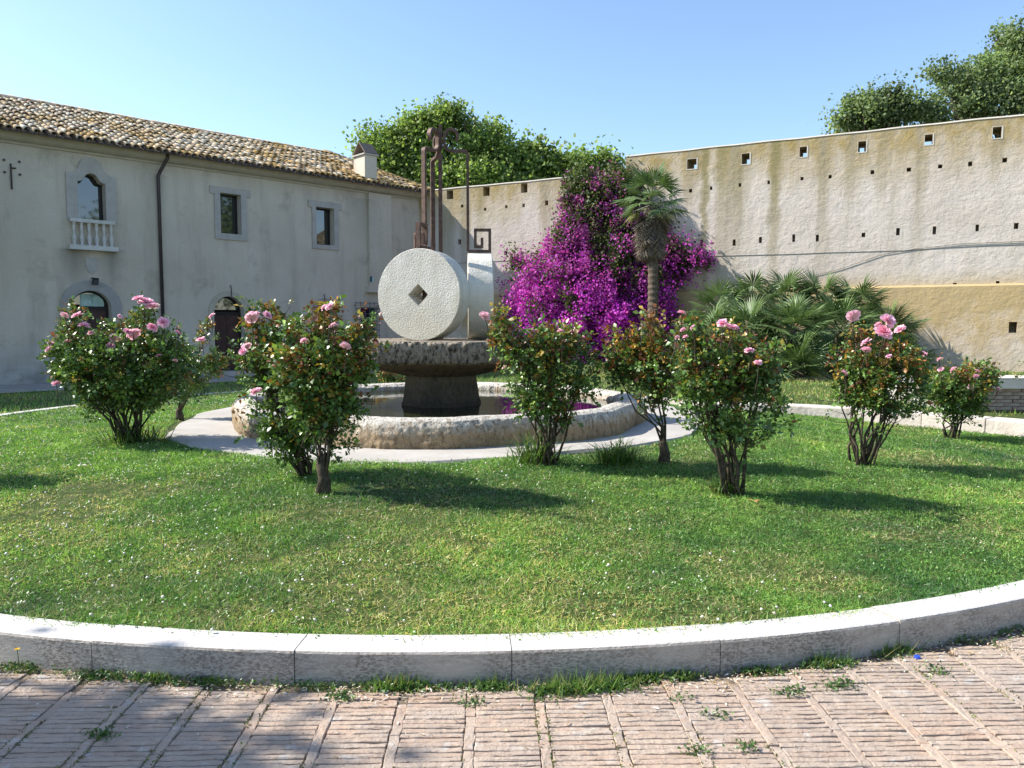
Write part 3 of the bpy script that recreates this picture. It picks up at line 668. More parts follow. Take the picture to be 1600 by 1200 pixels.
# --- roof
PITCHR = math.atan2(2.0, 4.95); OV = .50; RZ = 9.05; RW = 4.45; HIPX = 13.2; ENDX = HL + .45
rs = math.sin(PITCHR); rc = math.cos(PITCHR)
roof = MB(); e0 = EZ + .015
def rp(x, s, up=0): return (x, -OV + s * rc - up * rs, e0 + s * rs + up * rc)   # s = distance up the slope
SL = (RW + OV) / rc
roof.add([rp(XL - .3, 0), rp(ENDX, 0), rp(HIPX, SL), rp(XL - .3, SL)], [(0, 1, 2, 3)])
roof.add([rp(ENDX, 0), (ENDX, 2 * RW + OV, e0), rp(HIPX, SL)], [(0, 1, 2)])
roof.add([(ENDX, 2 * RW + OV, e0), (XL - .3, 2 * RW + OV, e0), rp(XL - .3, SL), rp(HIPX, SL)], [(0, 1, 2, 3)])
roof.add([rp(XL - .3, 0, -.05), rp(ENDX, 0, -.05), (ENDX, 2 * RW + OV, e0 - .05), (XL - .3, 2 * RW + OV, e0 - .05)], [(3, 2, 1, 0)])
roof.add([rp(XL - .3, 0), rp(ENDX, 0), rp(ENDX, 0, -.05), rp(XL - .3, 0, -.05)], [(0, 1, 2, 3)])
roofo = roof.build('roof', simple('tile_bed', (.26, .20, .15), .95), house)
TP, TL = .215, .40
def tile_mesh(r0, r1, ln, th=.018, n=6):
    m = MB(); vs = []
    for y, r_ in ((0, r0), (ln, r1)):
        for k in range(n + 1): a = math.pi * k / n; vs.append((-r_ * math.cos(a), y, r_ * .8 * math.sin(a)))
        for k in range(n + 1): a = math.pi * k / n; vs.append((-(r_ - th) * math.cos(a), y, (r_ - th) * .8 * math.sin(a)))
    q = n + 1; fs = [(k, k + 1, 2*q + k + 1, 2*q + k) for k in range(n)] + [(q + k + 1, q + k, 3*q + k, 3*q + k + 1) for k in range(n)] + [(k + 1, k, q + k, q + k + 1) for k in range(n)]
    m.add(vs, fs); return m
tm = tile_mesh(.105, .08, TL + .07)
TV = np.array(tm.v); TF = []
for f in tm.f: TF += [(f[0], f[1], f[2]), (f[0], f[2], f[3])]
TF = np.array(TF)
TCOL = [(.78, .64, .46), (.74, .58, .40), (.80, .70, .54), (.70, .50, .33), (.74, .56, .34), (.68, .56, .42)]
tiles = []
ns_ = int(SL / TL) + 1
for i in range(int((ENDX - XL) / TP) + 1):
    x = ENDX - .12 - i * TP
    for j in range(ns_):
        s_ = j * TL + random.uniform(-.015, .015) - .04
        if s_ > SL - .15: continue
        if x > HIPX + (ENDX - HIPX) * (1 - (s_ + .1) / SL): continue
        tiles.append((x + random.uniform(-.012, .012), s_, random.gauss(0, .035), random.gauss(.05, .012)))
def tile_mat4(tl):
    M = Matrix.Translation(Vector(rp(tl[0], tl[1], .02 + .03 * (tl[3] > .05)))) @ Matrix.Rotation(PITCHR, 4, 'X') @ Matrix.Rotation(tl[2], 4, 'Z') @ Matrix.Rotation(-tl[3], 4, 'X')
    return M
def tile_px(tl): p = HOUSE.w(*rp(tl[0], tl[1])); return p.x / p.y * F_PX + 800, p.length
vis = [q for q in tiles if -10 < tile_px(q)[0]]; hid = [q for q in tiles if tile_px(q)[0] <= -10]
vis.sort(key=lambda q: tile_px(q)[1])
tprot = []
for c in TCOL:
    me = tri_mesh('roof_tile', TV, TF, np.repeat([c], len(TV), 0)); me.materials.append(MAT['tile']); tprot.append(me)
for q in vis[:300]:
    o = link('roof_tile', random.choice(tprot), None, roofo); o.matrix_local = tile_mat4(q)
allV, allT, allC = [], [], []
for q in vis[300:] + hid:
    M = np.array(tile_mat4(q)); b = len(allV) * len(TV); allV.append(TV @ M[:3, :3].T + M[:3, 3]); allT.append(TF + b); allC.append(np.repeat([random.choice(TCOL)], len(TV), 0))
# hip tiles, ridge tiles and the channel tiles' dark ends along the eaves
def row(p0, p1, step, lift, sc=1.15):
    p0, p1 = Vector(p0), Vector(p1); L = (p1 - p0).length; yv = (p1 - p0).normalized(); xv = yv.cross(Vector((0, 0, 1))).normalized(); zv = xv.cross(yv)
    k = 0
    while k * step < L:
        p = p0 + yv * (k * step) + zv * (lift + random.uniform(0, .012)); A = np.array([xv * sc, yv, zv * sc]).T
        allT.append(TF + len(allV) * len(TV)); allV.append(TV @ A.T + np.array(p)); allC.append(np.repeat([TCOL[random.choice((1, 3, 5))]], len(TV), 0)); k += 1
row(rp(XL, SL), rp(HIPX, SL), .40, .03); row(rp(ENDX, 0), rp(HIPX, SL), .40, .04)
Vv = np.vstack(allV); link('roof_tiles', tri_mesh('roof_tiles', Vv, np.vstack(allT), np.vstack(allC)), MAT['tile'], roofo, kind='stuff')
# channel tiles: open troughs below, showing as dark scallops at the eaves
mb = MB()
for i in range(int((ENDX - XL) / TP)):
    x = ENDX - .12 - TP / 2 - i * TP
    vs = []
    for s_ in (-.16, .35):
        for k in range(6): a = math.pi * k / 5; vs.append(rp(x - .1 * math.cos(a), s_ + random.uniform(-.02, .02) * (s_ < 0), .03 - .07 * math.sin(a)))
    mb.add(vs, [(k, k + 1, 6 + k + 1, 6 + k) for k in range(5)])
mb.build('eave_tiles', simple('eave_tile', (.10, .08, .065), .95, var=.4), roofo, kind='stuff')
# chimney
cx0 = fx(563, 280)[0]; cpx = fx(577, 300)[0]
ch = MB(); cw, cd = .27, .38; cy = .25; czb, czt = EZ + .1, EZ + 1.12
ch.box((cpx - cw, cy - cd, czb), (cpx + cw, cy + cd, czt)); cho = ch.build('chimney', MAT['facade'], house)
mb = MB(); mb.box((cpx - cw - .06, cy - cd - .06, czt), (cpx + cw + .06, cy + cd + .06, czt + .05)).build('cap_slab', MAT['surround'], cho)
mb = MB(); t_ = .035; zt2 = czt + .48
for s_ in (-1, 1):   # two leaning tiles make the little tent
    a = Vector((0, cy + s_ * (cd + .03), czt + .052)); b = Vector((0, cy + s_ * .02, zt2)); nrm = Vector((0, s_ * .83, .55)) * t_
    q = [a, b, b + nrm, a + nrm]; mb.add([(cpx - cw - .02, p.y, p.z) for p in q] + [(cpx + cw + .02, p.y, p.z) for p in q], [(0,1,2,3), (7,6,5,4), (0,1,5,4), (1,2,6,5), (2,3,7,6), (3,0,4,7)])
mb.build('chimney_cowl', simple('cowl', (.2, .15, .12), .9), cho)
# floodlight over the first door
lx, lz = fx(145, 436, .15)
fl = thing('wall_floodlight', 'small black floodlight over the leftmost arched door', 'lamp', HOUSE.w(lx, -.06, lz), HOUSE.rz)
MB().tube([(0, .06, .02), (0, -.06, .04), (.04, -.12, -.02)], .018, 5).build('bracket', MAT['black_metal'], fl)
Mx = Matrix.Translation((.05, -.15, -.07)) @ Matrix.Rotation(R(35), 4, 'X') @ Matrix.Scale(.72, 4); MB().box((-.11, -.04, -.14), (.11, .05, .14), Mx).build('housing', MAT['black_metal'], fl)
MB().box((-.08, -.047, -.11), (.08, -.041, .11), Mx).build('glass_front', MAT['grille_iron'], fl)

# ------------------------------------------------------------------ bastion wall
def bx(x, y, off=0): return BAST.px(x, y, off)
zL0 = bx(700, 294)[1]; zL1 = bx(960, 273)[1]; xs_, zR0 = bx(978, 247); xe, zR1 = bx(1600, 178)
print('wall tops', zL0, zL1, zR0, zR1, 'x', xs_, xe)
zL = (zL0 + zL1) / 2; zR = (zR0 + zR1) / 2; WX0, WX1 = -6.0, xe + 16
STREAKS = [(bx(1101, 300)[0], .17, 2.8, .95), (bx(1127, 300)[0], .30, 4.2, .85), (bx(1210, 300)[0], .24, 3.2, 1.0), (bx(1160, 300)[0], .4, 4.5, .35), (bx(940, 300)[0], .5, 5.0, .4), (bx(750, 300)[0], .35, 5.0, .5)]
m_bastion('bastion', zR); m_bastion('bastion_low', zR, True)
big = [(1081,256,15,17),(1165,248,13,18),(1255,237,12,17),(1347,229,13,18),(1451,218,13,17),(1558,207,15,19),(703,297,10,9),(760,291,10,9),(819,285,10,9),(882,277,10,9)]
small = [(1079,298,5,6),(1111,294,4,6),(1156,289,4,6),(1201,285,4,6),(1253,279,5,6),(1297,276,5,6),(1363,269,6,7),(1420,265,7,7),(1469,260,7,7),(1516,256,7,8),(1570,250,8,8),
         (758,327,4,5),(791,323,4,5),(818,321,4,6),(854,317,5,8),(1096,380,5,10),(1147,379,5,10),(1188,375,5,10),(1240,372,5,12),(1277,372,5,11),(1349,367,6,7),(1403,362,6,12),(1460,360,6,13),(1527,356,6,11),(1588,353,8,10),
         (790,395,5,7),(1429,446.5,5,3),(1492,444,6,4),(1559,441,6,4),(722,322,4,5),(718,378,5,8)]
def hole(x, y, w_, h_):
    xa, za = bx(x - w_ / 2, y + h_ / 2); xb, zb = bx(x + w_ / 2, y - h_ / 2); return rect_loop(xa, xb, za, zb)
LB = [hole(*q) for q in big]; LS = [hole(*q) for q in small]
LB += [rect_loop(xe + 1.6 + 2.7 * k, xe + 2.0 + 2.7 * k, zR - .85, zR - .42) for k in range(4)]
LED = bx(1480, 448)[1]
def wob(x): return .006 * math.sin(x * 1.1) + .006 * math.sin(x * 3.3 + 1)
def ztop(x): return (zR + wob(x)) if x > xs_ else (zL + wob(x) * .8)
wall = thing('bastion_wall', 'tall cream plastered fortress wall with rows of square holes', 'wall', BAST.o, BAST.rz)
TH = 1.0
HOLES = [(min(p[0] for p in L), max(p[0] for p in L), min(p[1] for p in L), max(p[1] for p in L), i < len(LB)) for i, L in enumerate(LB + LS)]
HOLES = [(a, b, max(c, LED + .065), min(d, (zL if b < xs_ else zR) - .05), t) for a, b, c, d, t in HOLES]
HOLES = [(a, b, min(c, d - .34) if (t and b < xs_) else c, d, t) for a, b, c, d, t in HOLES]
def merge(vals, ext, step):
    v = sorted(vals); 
    k = ext[0]
    while k < ext[1]: 
        if min(abs(k - q) for q in v) > step * .3: v.append(k)
        k += step
    v = sorted(v + list(ext)); o = [v[0]]
    for q in v[1:]:
        if q - o[-1] > 1e-4: o.append(q)
    return o
XS = merge([h[0] for h in HOLES] + [h[1] for h in HOLES] + [xs_], (WX0, WX1), .5)
ZS = merge([h[2] for h in HOLES] + [h[3] for h in HOLES] + [zL, zR], (LED - .3, zR), .5)
def in_hole(x, z, thr):
    return any(a < x < b and c < z < d and (t or not thr) for a, b, c, d, t in HOLES)
mb = MB()
for face, y in ((0, 0.0), (1, TH)):
    idx = {}; vs = []; fs = []
    def vid(x, z, left):
        k = (x, z, left)
        if k not in idx:
            zt = z
            if z == zR and not left: zt = z + wob(x)
            if z == zL and left: zt = z + wob(x) * .8
            idx[k] = len(vs); vs.append((x, y, zt))
        return idx[k]
    for i in range(len(XS) - 1):
        xm = (XS[i] + XS[i + 1]) / 2; left = xm < xs_
        for j in range(len(ZS) - 1):
            zm = (ZS[j] + ZS[j + 1]) / 2
            if left and zm > zL: continue
            if in_hole(xm, zm, face == 1): continue
            q = [vid(XS[i], ZS[j], left), vid(XS[i+1], ZS[j], left), vid(XS[i+1], ZS[j+1], left), vid(XS[i], ZS[j+1], left)]
            fs.append(q if not face else q[::-1])
    mb.add(vs, fs)
for a, b, c, d, t in HOLES:
    dep = TH if t else .4; L = rect_loop(a, b, c, d)
    mb.add([(x, 0, z) for x, z in L] + [(x, dep, z) for x, z in L], [(k, (k + 1) % 4, 4 + (k + 1) % 4, 4 + k) for k in range(4)])
    if not t: mb.add([(x, dep, z) for x, z in L], [(0, 1, 2, 3)])
mb.box((WX0 - .02, -.0, LED - .3), (WX0, TH, zL)); mb.add([(xs_, 0, zL - .1), (xs_, TH, zL - .1), (xs_, TH, zR + wob(xs_)), (xs_, 0, zR + wob(xs_))], [(0, 1, 2, 3)])
mb.build('upper_wall', MAT['bastion'], wall)
outL = [(XS[0], zL)] + [(x, zL + wob(x) * .8) for x in XS if x < xs_ - .02]; outR = [(x, zR + wob(x)) for x in XS if x >= xs_]
cp = MB()
def coping_run(pts):
    vs = []; P_ = 4
    for x, z in pts: vs += [(x, -.018, z + .004), (x, -.006, z + .045), (x, TH + .006, z + .05), (x, TH + .018, z + .004)]
    cp.add(vs, [(i*4+j, i*4+(j+1) % 4, i*4+4+(j+1) % 4, i*4+4+j) for i in range(len(pts) - 1) for j in range(4)] + [(0,1,2,3), tuple(4*(len(pts)-1)+j for j in range(4))[::-1]])
coping_run(outR); coping_run(outL[1:])
cp.build('coping', MAT['coping'], wall, kind='stuff')
# light plaster rims round the large square holes
for a_, b_, c_, d_, t_ in HOLES:
    if not t_ or b_ < xs_: continue
    L = rect_loop(a_, b_, c_, d_); xs = [a_, b_]; zz = [c_, d_]
    f = MB(); ring(rect_loop(min(xs) - .012, max(xs) + .04, min(zz) - .03, max(zz) + .012), [(x, z) for x, z in L], -.008, .005, f); f.build('hole_rim', MAT['coping'], wall)
# lower battered part with a ledge
x0, z1 = bx(1576, 520, .3); x1, z2 = bx(1590, 503, .3)
mb = MB(); lo, hi = .38, .17; hx0, hx1, hz0, hz1 = x0, x1, z1, z2
def ly(z): return -(hi + (lo - hi) * (LED - z) / LED)
G = [WX0, hx0, hx1, WX1]; Z = [-.1, hz0, hz1, LED]
h2 = [bx(1068, 460, .2)[0], bx(1077, 460, .2)[0], bx(1073, 460, .2)[1], bx(1073, 452, .2)[1]]
for i in range(3):
    for j in range(3):
        if i == 1 and j == 1:
            for A, B in (((hx0, hz0), (hx1, hz0)), ((hx1, hz0), (hx1, hz1)), ((hx1, hz1), (hx0, hz1)), ((hx0, hz1), (hx0, hz0))):
                mb.add([(A[0], ly(A[1]), A[1]), (B[0], ly(B[1]), B[1]), (B[0], .3, B[1]), (A[0], .3, A[1])], [(0, 1, 2, 3)])
            mb.add([(hx0, .3, hz0), (hx1, .3, hz0), (hx1, .3, hz1), (hx0, .3, hz1)], [(0, 1, 2, 3)]); continue
        a, b, c, d = G[i], G[i + 1], Z[j], Z[j + 1]
        mb.add([(a, ly(c), c), (b, ly(c), c), (b, ly(d), d), (a, ly(d), d)], [(0, 1, 2, 3)])
mb.add([(WX0, ly(LED), LED), (WX1, ly(LED), LED), (WX1, -.002, LED + .06), (WX0, -.002, LED + .06)], [(0, 1, 2, 3)])
mb.build('lower_wall', MAT['bastion_low'], wall)
# cable with its branch, white conduit
pts = [(640, 417), (700, 412), (780, 408), (860, 404), (1080, 402), (1120, 400), (1180, 398.5), (1240, 397), (1300, 394.5), (1360, 393), (1420, 391), (1480, 387), (1540, 384), (1600, 382), (1660, 378)]
P3 = [(bx(x, y, off=.006)[0], -.006, bx(x, y, off=.006)[1]) for x, y in pts if bx(x, y)[0] > .2]
cb = thing('wall_cable', 'thin grey cable running the length of the fortress wall', 'cable', BAST.o, BAST.rz)
MB().tube(P3, .009, 5).build('main_run', MAT['cable_grey'], cb)
pts = [(1262, 432), (1310, 421), (1345, 409), (1380, 397), (1430, 389), (1500, 381), (1600, 377), (1660, 373)]
MB().tube([(bx(x, y, off=.02)[0], -.02, bx(x, y, off=.02)[1]) for x, y in pts], .008, 5).build('branch_run', MAT['cable_grey'], cb)
cx_, cz_ = bx(798, 410, off=.25)
MB().tube([(cx_, -.26, cz_), (cx_, -.26, 2.95), (cx_, -.46, 2.6), (cx_, -.48, 0)], .03, 6).build('wall_conduit', MAT['pipe_white'], loc=BAST.o, rot=(0, 0, BAST.rz), label='thin pale conduit going down the fortress wall left of the bougainvillea', cat='pipe')

# ------------------------------------------------------------------ steps and low terrace wall (right)
ter = [(905, 617), (1010, 622), (1100, 629), (1225, 633), (1330, 638), (1440, 646), (1540, 654), (1640, 662), (1800, 676)]
TZ = .34; TP_ = [on_z(x, y, TZ) for x, y in ter]
back = [Vector((40, 14, TZ)), Vector((30, 24, TZ)), BAST.w(30, -.2, TZ), BAST.w(6.5, -.2, TZ)]
MB().add([(p.x, p.y + .12, TZ - .03) for p in TP_] + [(p.x, p.y, TZ - .03) for p in back], [tuple(range(len(TP_) + len(back)))]).build('terrace_ground', MAT['lawn'], kind='structure')
n = 60000; P = np.c_[rng.uniform(.5, 18, n), rng.uniform(11, 27, n), np.full(n, TZ - .035)]
P = P[(P[:, 1] > np.interp(P[:, 0], [p.x for p in TP_], [p.y for p in TP_]) + .38) & (-((P[:, :2] - np.array([BAST.o.x, BAST.o.y])) @ np.array([BAST.y.x, BAST.y.y])) > .45)]
grass('terrace_grass', P, .07, .014, .35, .8)
steps = link('terrace_steps', None, kind='structure')
for lvl, (zb, zt, fo, bo) in enumerate(((-.06, .12, -.34, .0), (.121, TZ, .0, .36))):
    segs = []
    for a, b in zip(TP_[:-1], TP_[1:]):
        L = (b - a).length; n = max(1, round(L / (1.15 if lvl else 1.5)))
        for k in range(n): segs.append((a.lerp(b, k / n), a.lerp(b, (k + 1) / n)))
    for a, b in segs:
        d = (b - a).normalized(); nr = Vector((-d.y, d.x, 0)); a = a + d * .006; b = b - d * .006; j = random.uniform(-.012, .012); m = MB(); e = .018
        lo = [a + nr * (fo + j), b + nr * (fo + j), b + nr * bo, a + nr * bo]; cen = sum(lo, Vector()) / 4
        def lift(p, z, s=0): q = p + (cen - p).normalized() * s; return (q.x, q.y, z)
        vs = [lift(p, zb) for p in lo] + [lift(p, zt - e) for p in lo] + [lift(p, zt + j * .5, e) for p in lo]
        m.add(vs, [(3,2,1,0), (8,9,10,11)] + [(k, (k+1) % 4, 4+(k+1) % 4, 4+k) for k in range(4)] + [(4+k, 4+(k+1) % 4, 8+(k+1) % 4, 8+k) for k in range(4)])
        m.build('step_block', STEP if 'STEP' in globals() else simple('step_stone', (.56, .50, .44), .88, .2, 0, .2, 3, .6, 18, .02), steps)
        STEP = MAT['step_stone']
pw0 = on_z(1505, 641, TZ); pw1 = on_z(1600, 641, TZ); pw1 = pw0 + (pw1 - pw0).normalized() * 6.5
tw = thing('terrace_wall', 'low brown brick wall with white stone coping at the right edge', 'wall', pw0, math.atan2(pw1.y - pw0.y, pw1.x - pw0.x))
bt = NT('terrace_brick', .93, .1); bv = bt.coord('Object'); bo = bt.n('ObjectInfo').outputs['Random']
bt.color(bt.mix(bt.map(bt.noise(bv, 9, 5), .4, .65), bt.mix(bo, (.22, .135, .10), (.32, .23, .18)), (.38, .31, .25))); bt.bump((bt.noise(bv, 40, 4), .6, .01))
CZ = .33; nrow = 6; rh = CZ / nrow
bm_ = MB().box((0, 0, 0), (.238, .11, rh - .008)).mesh('brick'); bm_.materials.append(bt.m)
bh_ = MB().box((0, 0, 0), (.112, .11, rh - .008)).mesh('brick'); bh_.materials.append(bt.m)
for j in range(nrow):
    x = 0
    if j % 2: link('brick', bh_, None, tw, (0, random.uniform(-.004, .004), .004 + j * rh)); x = .122
    while x < 6.3 and x < 4.6 + 10 * 0: link('brick', bm_, None, tw, (x + random.uniform(-.003, .003), random.uniform(-.006, .006), .004 + j * rh)); x += .248
MB().box((.01, .03, -.3), (4.7, .4, CZ - .002)).build('wall_core', MAT['mortar'], tw)
for k in range(4): MB().box((k * 1.18 - .05, -.06, CZ + .001), (k * 1.18 + 1.12, .62, CZ + .155 + random.uniform(-.006, .006))).build('coping_stone', MAT['coping'], tw)
MB().box((-.1, .4, -.3), (4.7, 3.0, CZ + .0)).build('fill', MAT['path'], tw)

# ------------------------------------------------------------------ fountain
def octr(th, ap, th0, soft=.985):
    a = (th - th0 + math.pi / 8) % (math.pi / 4) - math.pi / 8
    return min(ap / math.cos(a), ap / math.cos(math.pi / 8) * soft)
def oct_lathe(name, prof, th0, mat, parent, amp=0, fr=6, n=240, seed=0, sub=3, closed=False, soft=.985, amp2=0):
    pr = []
    for (a, b) in zip(prof[:-1], prof[1:]):
        for k in range(sub): pr.append((a[0] + (b[0] - a[0]) * k / sub, a[1] + (b[1] - a[1]) * k / sub))
    if not closed: pr.append(prof[-1])
    vs = []
    for r_, z in pr:
        for k in range(n):
            th = 2 * math.pi * k / n; q = octr(th, r_, th0, soft); vs.append((q * math.cos(th), q * math.sin(th), z))
    V = np.array(vs)
    if amp:
        rad = V.copy(); rad[:, 2] = 0; rad /= (np.linalg.norm(rad, axis=1, keepdims=True) + 1e-6)
        dn = fbm(V, fr, seed, 4) * 2 + (amp2 / amp if amp2 else 0) * fbm(V, fr * 5, seed + 9, 3)
        V += rad * (dn * amp)[:, None]; V[:, 2] += fbm(V, fr * .8, seed + 5, 3) * amp * .5
    N_ = len(pr); fs = [(i*n+k, i*n+(k+1) % n, (i+1)*n+(k+1) % n, (i+1)*n+k) for i in range(N_ - 1) for k in range(n)]
    if closed: fs += [((N_-1)*n+k, (N_-1)*n+(k+1) % n, (k+1) % n, k) for k in range(n)]
    else: fs += [tuple(range(n))[::-1], tuple((N_-1)*n+k for k in range(n))]
    return MB().add(V.tolist(), fs).build(name, mat, parent, smooth_=True)
ft = thing('fountain', 'round stone fountain basin with thick slab table on a pedestal in its water', 'fountain', (FC[0], FC[1], 0))
BA = 2.80
BR = R(-90)             # corner of the basin towards the camera
bprof = [(BA + .0, .22), (BA + .02, .34), (BA + .01, .46), (BA - .01, .53), (BA - .05, .585), (BA - .11, .61), (BA - .20, .615), (BA - .28, .60), (BA - .33, .56), (BA - .35, .48), (BA - .36, .24)]
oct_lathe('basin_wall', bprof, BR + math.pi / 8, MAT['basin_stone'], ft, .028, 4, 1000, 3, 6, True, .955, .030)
MB().lathe([(BA - .30, .488), (BA - .30, .49)], 48).build('water', MAT['water'], ft)
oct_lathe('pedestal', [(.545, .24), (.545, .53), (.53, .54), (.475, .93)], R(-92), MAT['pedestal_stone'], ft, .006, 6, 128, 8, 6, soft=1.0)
SA = 1.53
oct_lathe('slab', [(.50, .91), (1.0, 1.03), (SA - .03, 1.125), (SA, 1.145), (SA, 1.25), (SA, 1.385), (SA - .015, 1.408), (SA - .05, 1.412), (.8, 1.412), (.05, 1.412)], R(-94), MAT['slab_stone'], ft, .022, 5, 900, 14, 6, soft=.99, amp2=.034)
SLT = 1.415
# ---- three millstones on edge and the iron frame between them
SR, STH, SD = .615, .34, .55
def millstone():
    n = 96; m = MB(); hd = .150; layers = 9; vs = []
    def sq(th): return hd / (abs(math.cos(th)) + abs(math.sin(th)))
    def ringpts(f, y): return [((sq(t) + (SR - sq(t)) * f) * math.cos(t), y, (sq(t) + (SR - sq(t)) * f) * math.sin(t)) for t in [2*math.pi*k/n for k in range(n)]]
    prof = [(f / layers * .985, -STH / 2) for f in range(layers)] + [(.985, -STH/2), (1.0, -STH/2 + .012)] + [(1.0, -STH/2 + STH * q / 5) for q in range(1, 5)] + [(1.0, STH/2 - .012), (.985, STH/2)] + [(f / layers * .985, STH / 2) for f in range(layers - 1, -1, -1)]
    for f, y in prof: vs += ringpts(f, y)
    V = np.array(vs); dn = fbm(V, 5, 77, 3); V[:, 1] += np.where(np.abs(V[:, 1]) > STH/2 - .002, dn * .008, 0)
    rr2 = np.hypot(V[:, 0], V[:, 2]); k_ = rr2 > SR * .97; ch_ = 1 + dn[k_] * .018 + fbm(V[k_], 16, 78, 3) * .012 * (np.abs(V[k_, 1]) > STH/2 - .02); V[k_, 0] *= ch_; V[k_, 2] *= ch_
    N_ = len(prof); fs = [(i*n+k, i*n+(k+1) % n, (i+1)*n+(k+1) % n, (i+1)*n+k) for i in range(N_ - 1) for k in range(n)] + [((N_-1)*n+k, (N_-1)*n+(k+1) % n, (k+1) % n, k) for k in range(n)]
    m.add(V.tolist(), fs); return m.mesh('millstone', False)
ms = millstone(); ms.materials.append(MAT['millstone'])
mlab = ['large round white millstone with diamond hole facing the viewer', 'millstone standing edge-on at the right side of the slab', 'hindmost millstone mostly hidden behind the two front ones']
DIRS = [250, 4, 127]; ARMS = [240, 4, 112]
for k, a in enumerate(DIRS):
    th = R(a); o = link('millstone', ms, None, None, (FC[0] + SD * math.cos(th), FC[1] + SD * math.sin(th), SLT + SR - .008), (0, 0, th + math.pi / 2), None, mlab[k], 'millstone', 'millstones standing on the fountain slab')
ir = thing('iron_frame', 'tall rusty iron frame with scrolls and square spirals rising between the millstones', 'sculpture', (FC[0], FC[1], SLT))
def arc(c, r_, a0_, a1_, n): return [(c[0] + r_ * math.cos(a0_ + (a1_ - a0_) * k / n), c[1] + r_ * math.sin(a0_ + (a1_ - a0_) * k / n)) for k in range(n + 1)]
ZT = 4.03 - SLT; KB = 2 * SR + .018
for k, a in enumerate(DIRS):
    th = R(a); rad = Vector((math.cos(th), math.sin(th), 0)); side = Vector((-math.sin(th), math.cos(th), 0))
    lr = .385; dz = (.0, .03, -.03)[k]; ta = R(ARMS[k]); ra = Vector((math.cos(ta), math.sin(ta), 0)); sa_ = Vector((-math.sin(ta), math.cos(ta), 0))
    path = [(lr, KB if k == 1 else 0), (lr, 1.9)] + arc((lr - .05, ZT - .05 + dz), .05, 0, math.pi / 2, 5) + [(.17, ZT + dz)]
    path += arc((.17, ZT + .11 + dz), .11, -math.pi / 2, -math.pi, 6)[1:] + [(.06, ZT + .2 + dz)]
    sp = []
    for q in range(1, 17):
        t = q / 16; an = math.pi - t * math.pi * 1.25; rr2 = .10 - .012 * t; sp.append((.16 + rr2 * math.cos(an), ZT + .2 + dz + rr2 * math.sin(an)))
    path += sp
    MB().bar([ra * p[0] + Vector((0, 0, p[1])) for p in path], sa_, .019, .03).build('scroll_arm', MAT['iron_rust'], ir)
    key = [(lr, KB + .3), (lr, KB), (.695, KB), (.695, KB + .30), (.49, KB + .30), (.49, KB + .065), (.585, KB + .065), (.585, KB + .19)]
    dd_ = .0015
    MB().bar([rad * p[0] + Vector((0, 0, p[1] + dd_)) for p in key[1:]], side, .019, .032).build('square_spiral', MAT['iron_rust'], ir)
MB().box((-.026, -.026, 0), (.026, .026, ZT - .01)).build('mast', MAT['iron_rust'], ir)
MB().box((-.022, .034, ZT + .05), (.022, .07, ZT + .40)).build('finial', MAT['iron_rust'], ir)

# ------------------------------------------------------------------ roses
def rose_meshes():
    out = []
    for v in range(4):
        V, T, Cc = [], [], []
        rr = random.Random(40 + v); inner = [(.90, .26, .42), (.93, .32, .48), (.90, .38, .52), (.92, .46, .58)][v]; outc = (.96, .58, .69)
        for layer, (num, tilt, ln) in enumerate(((4, 12, .55), (6, 32, .75), (8, 58, .95), (9, 85, 1.0))):
            for k in range(num):
                az = 2 * math.pi * (k + rr.random() * .5) / num + layer; tl = R(tilt + rr.uniform(-9, 9)); b = len(V)
                d = np.array([math.cos(az) * math.sin(tl), math.sin(az) * math.sin(tl), math.cos(tl)]); s_ = np.array([-math.sin(az), math.cos(az), 0]); up = np.cross(s_, d) * -1
                w_ = .42 * ln * (1 + rr.uniform(-.15, .15)); n_in = np.array([-math.cos(az) * math.cos(tl), -math.sin(az) * math.cos(tl), math.sin(tl)])
                L = ln * (1 + rr.uniform(-.12, .12))
                for (a_, b_, c_) in ((0, -.25, .02), (0, .25, .02), (.5, -1, .12), (.5, 0, -.06), (.5, 1, .12), (.95, -.75, -.02), (1.02, 0, -.16), (.95, .75, -.02)):
                    V.append(d * a_ * L + s_ * b_ * w_ + n_in * c_ * L + np.array([0, 0, -.15]))
                    t = layer / 3 * .7 + a_ * .3; Cc.append(np.array(inner) * (1 - t) + np.array(outc) * t)
                T += [(b, b+3, b+2), (b, b+1, b+3), (b+1, b+4, b+3), (b+2, b+3, b+6), (b+2, b+6, b+5), (b+3, b+4, b+7), (b+3, b+7, b+6)]
        me = tri_mesh('rose_flower', V, T, np.array(Cc), True); me.materials.append(MAT['petal']); out.append(me)
    return out
ROSES = rose_meshes()
GRN = [(.095, .18, .034), (.13, .23, .042), (.075, .14, .034), (.19, .28, .055), (.06, .115, .028)]
RED = [(.24, .085, .03), (.34, .16, .03), (.17, .065, .035), (.42, .29, .05), (.24, .21, .045)]
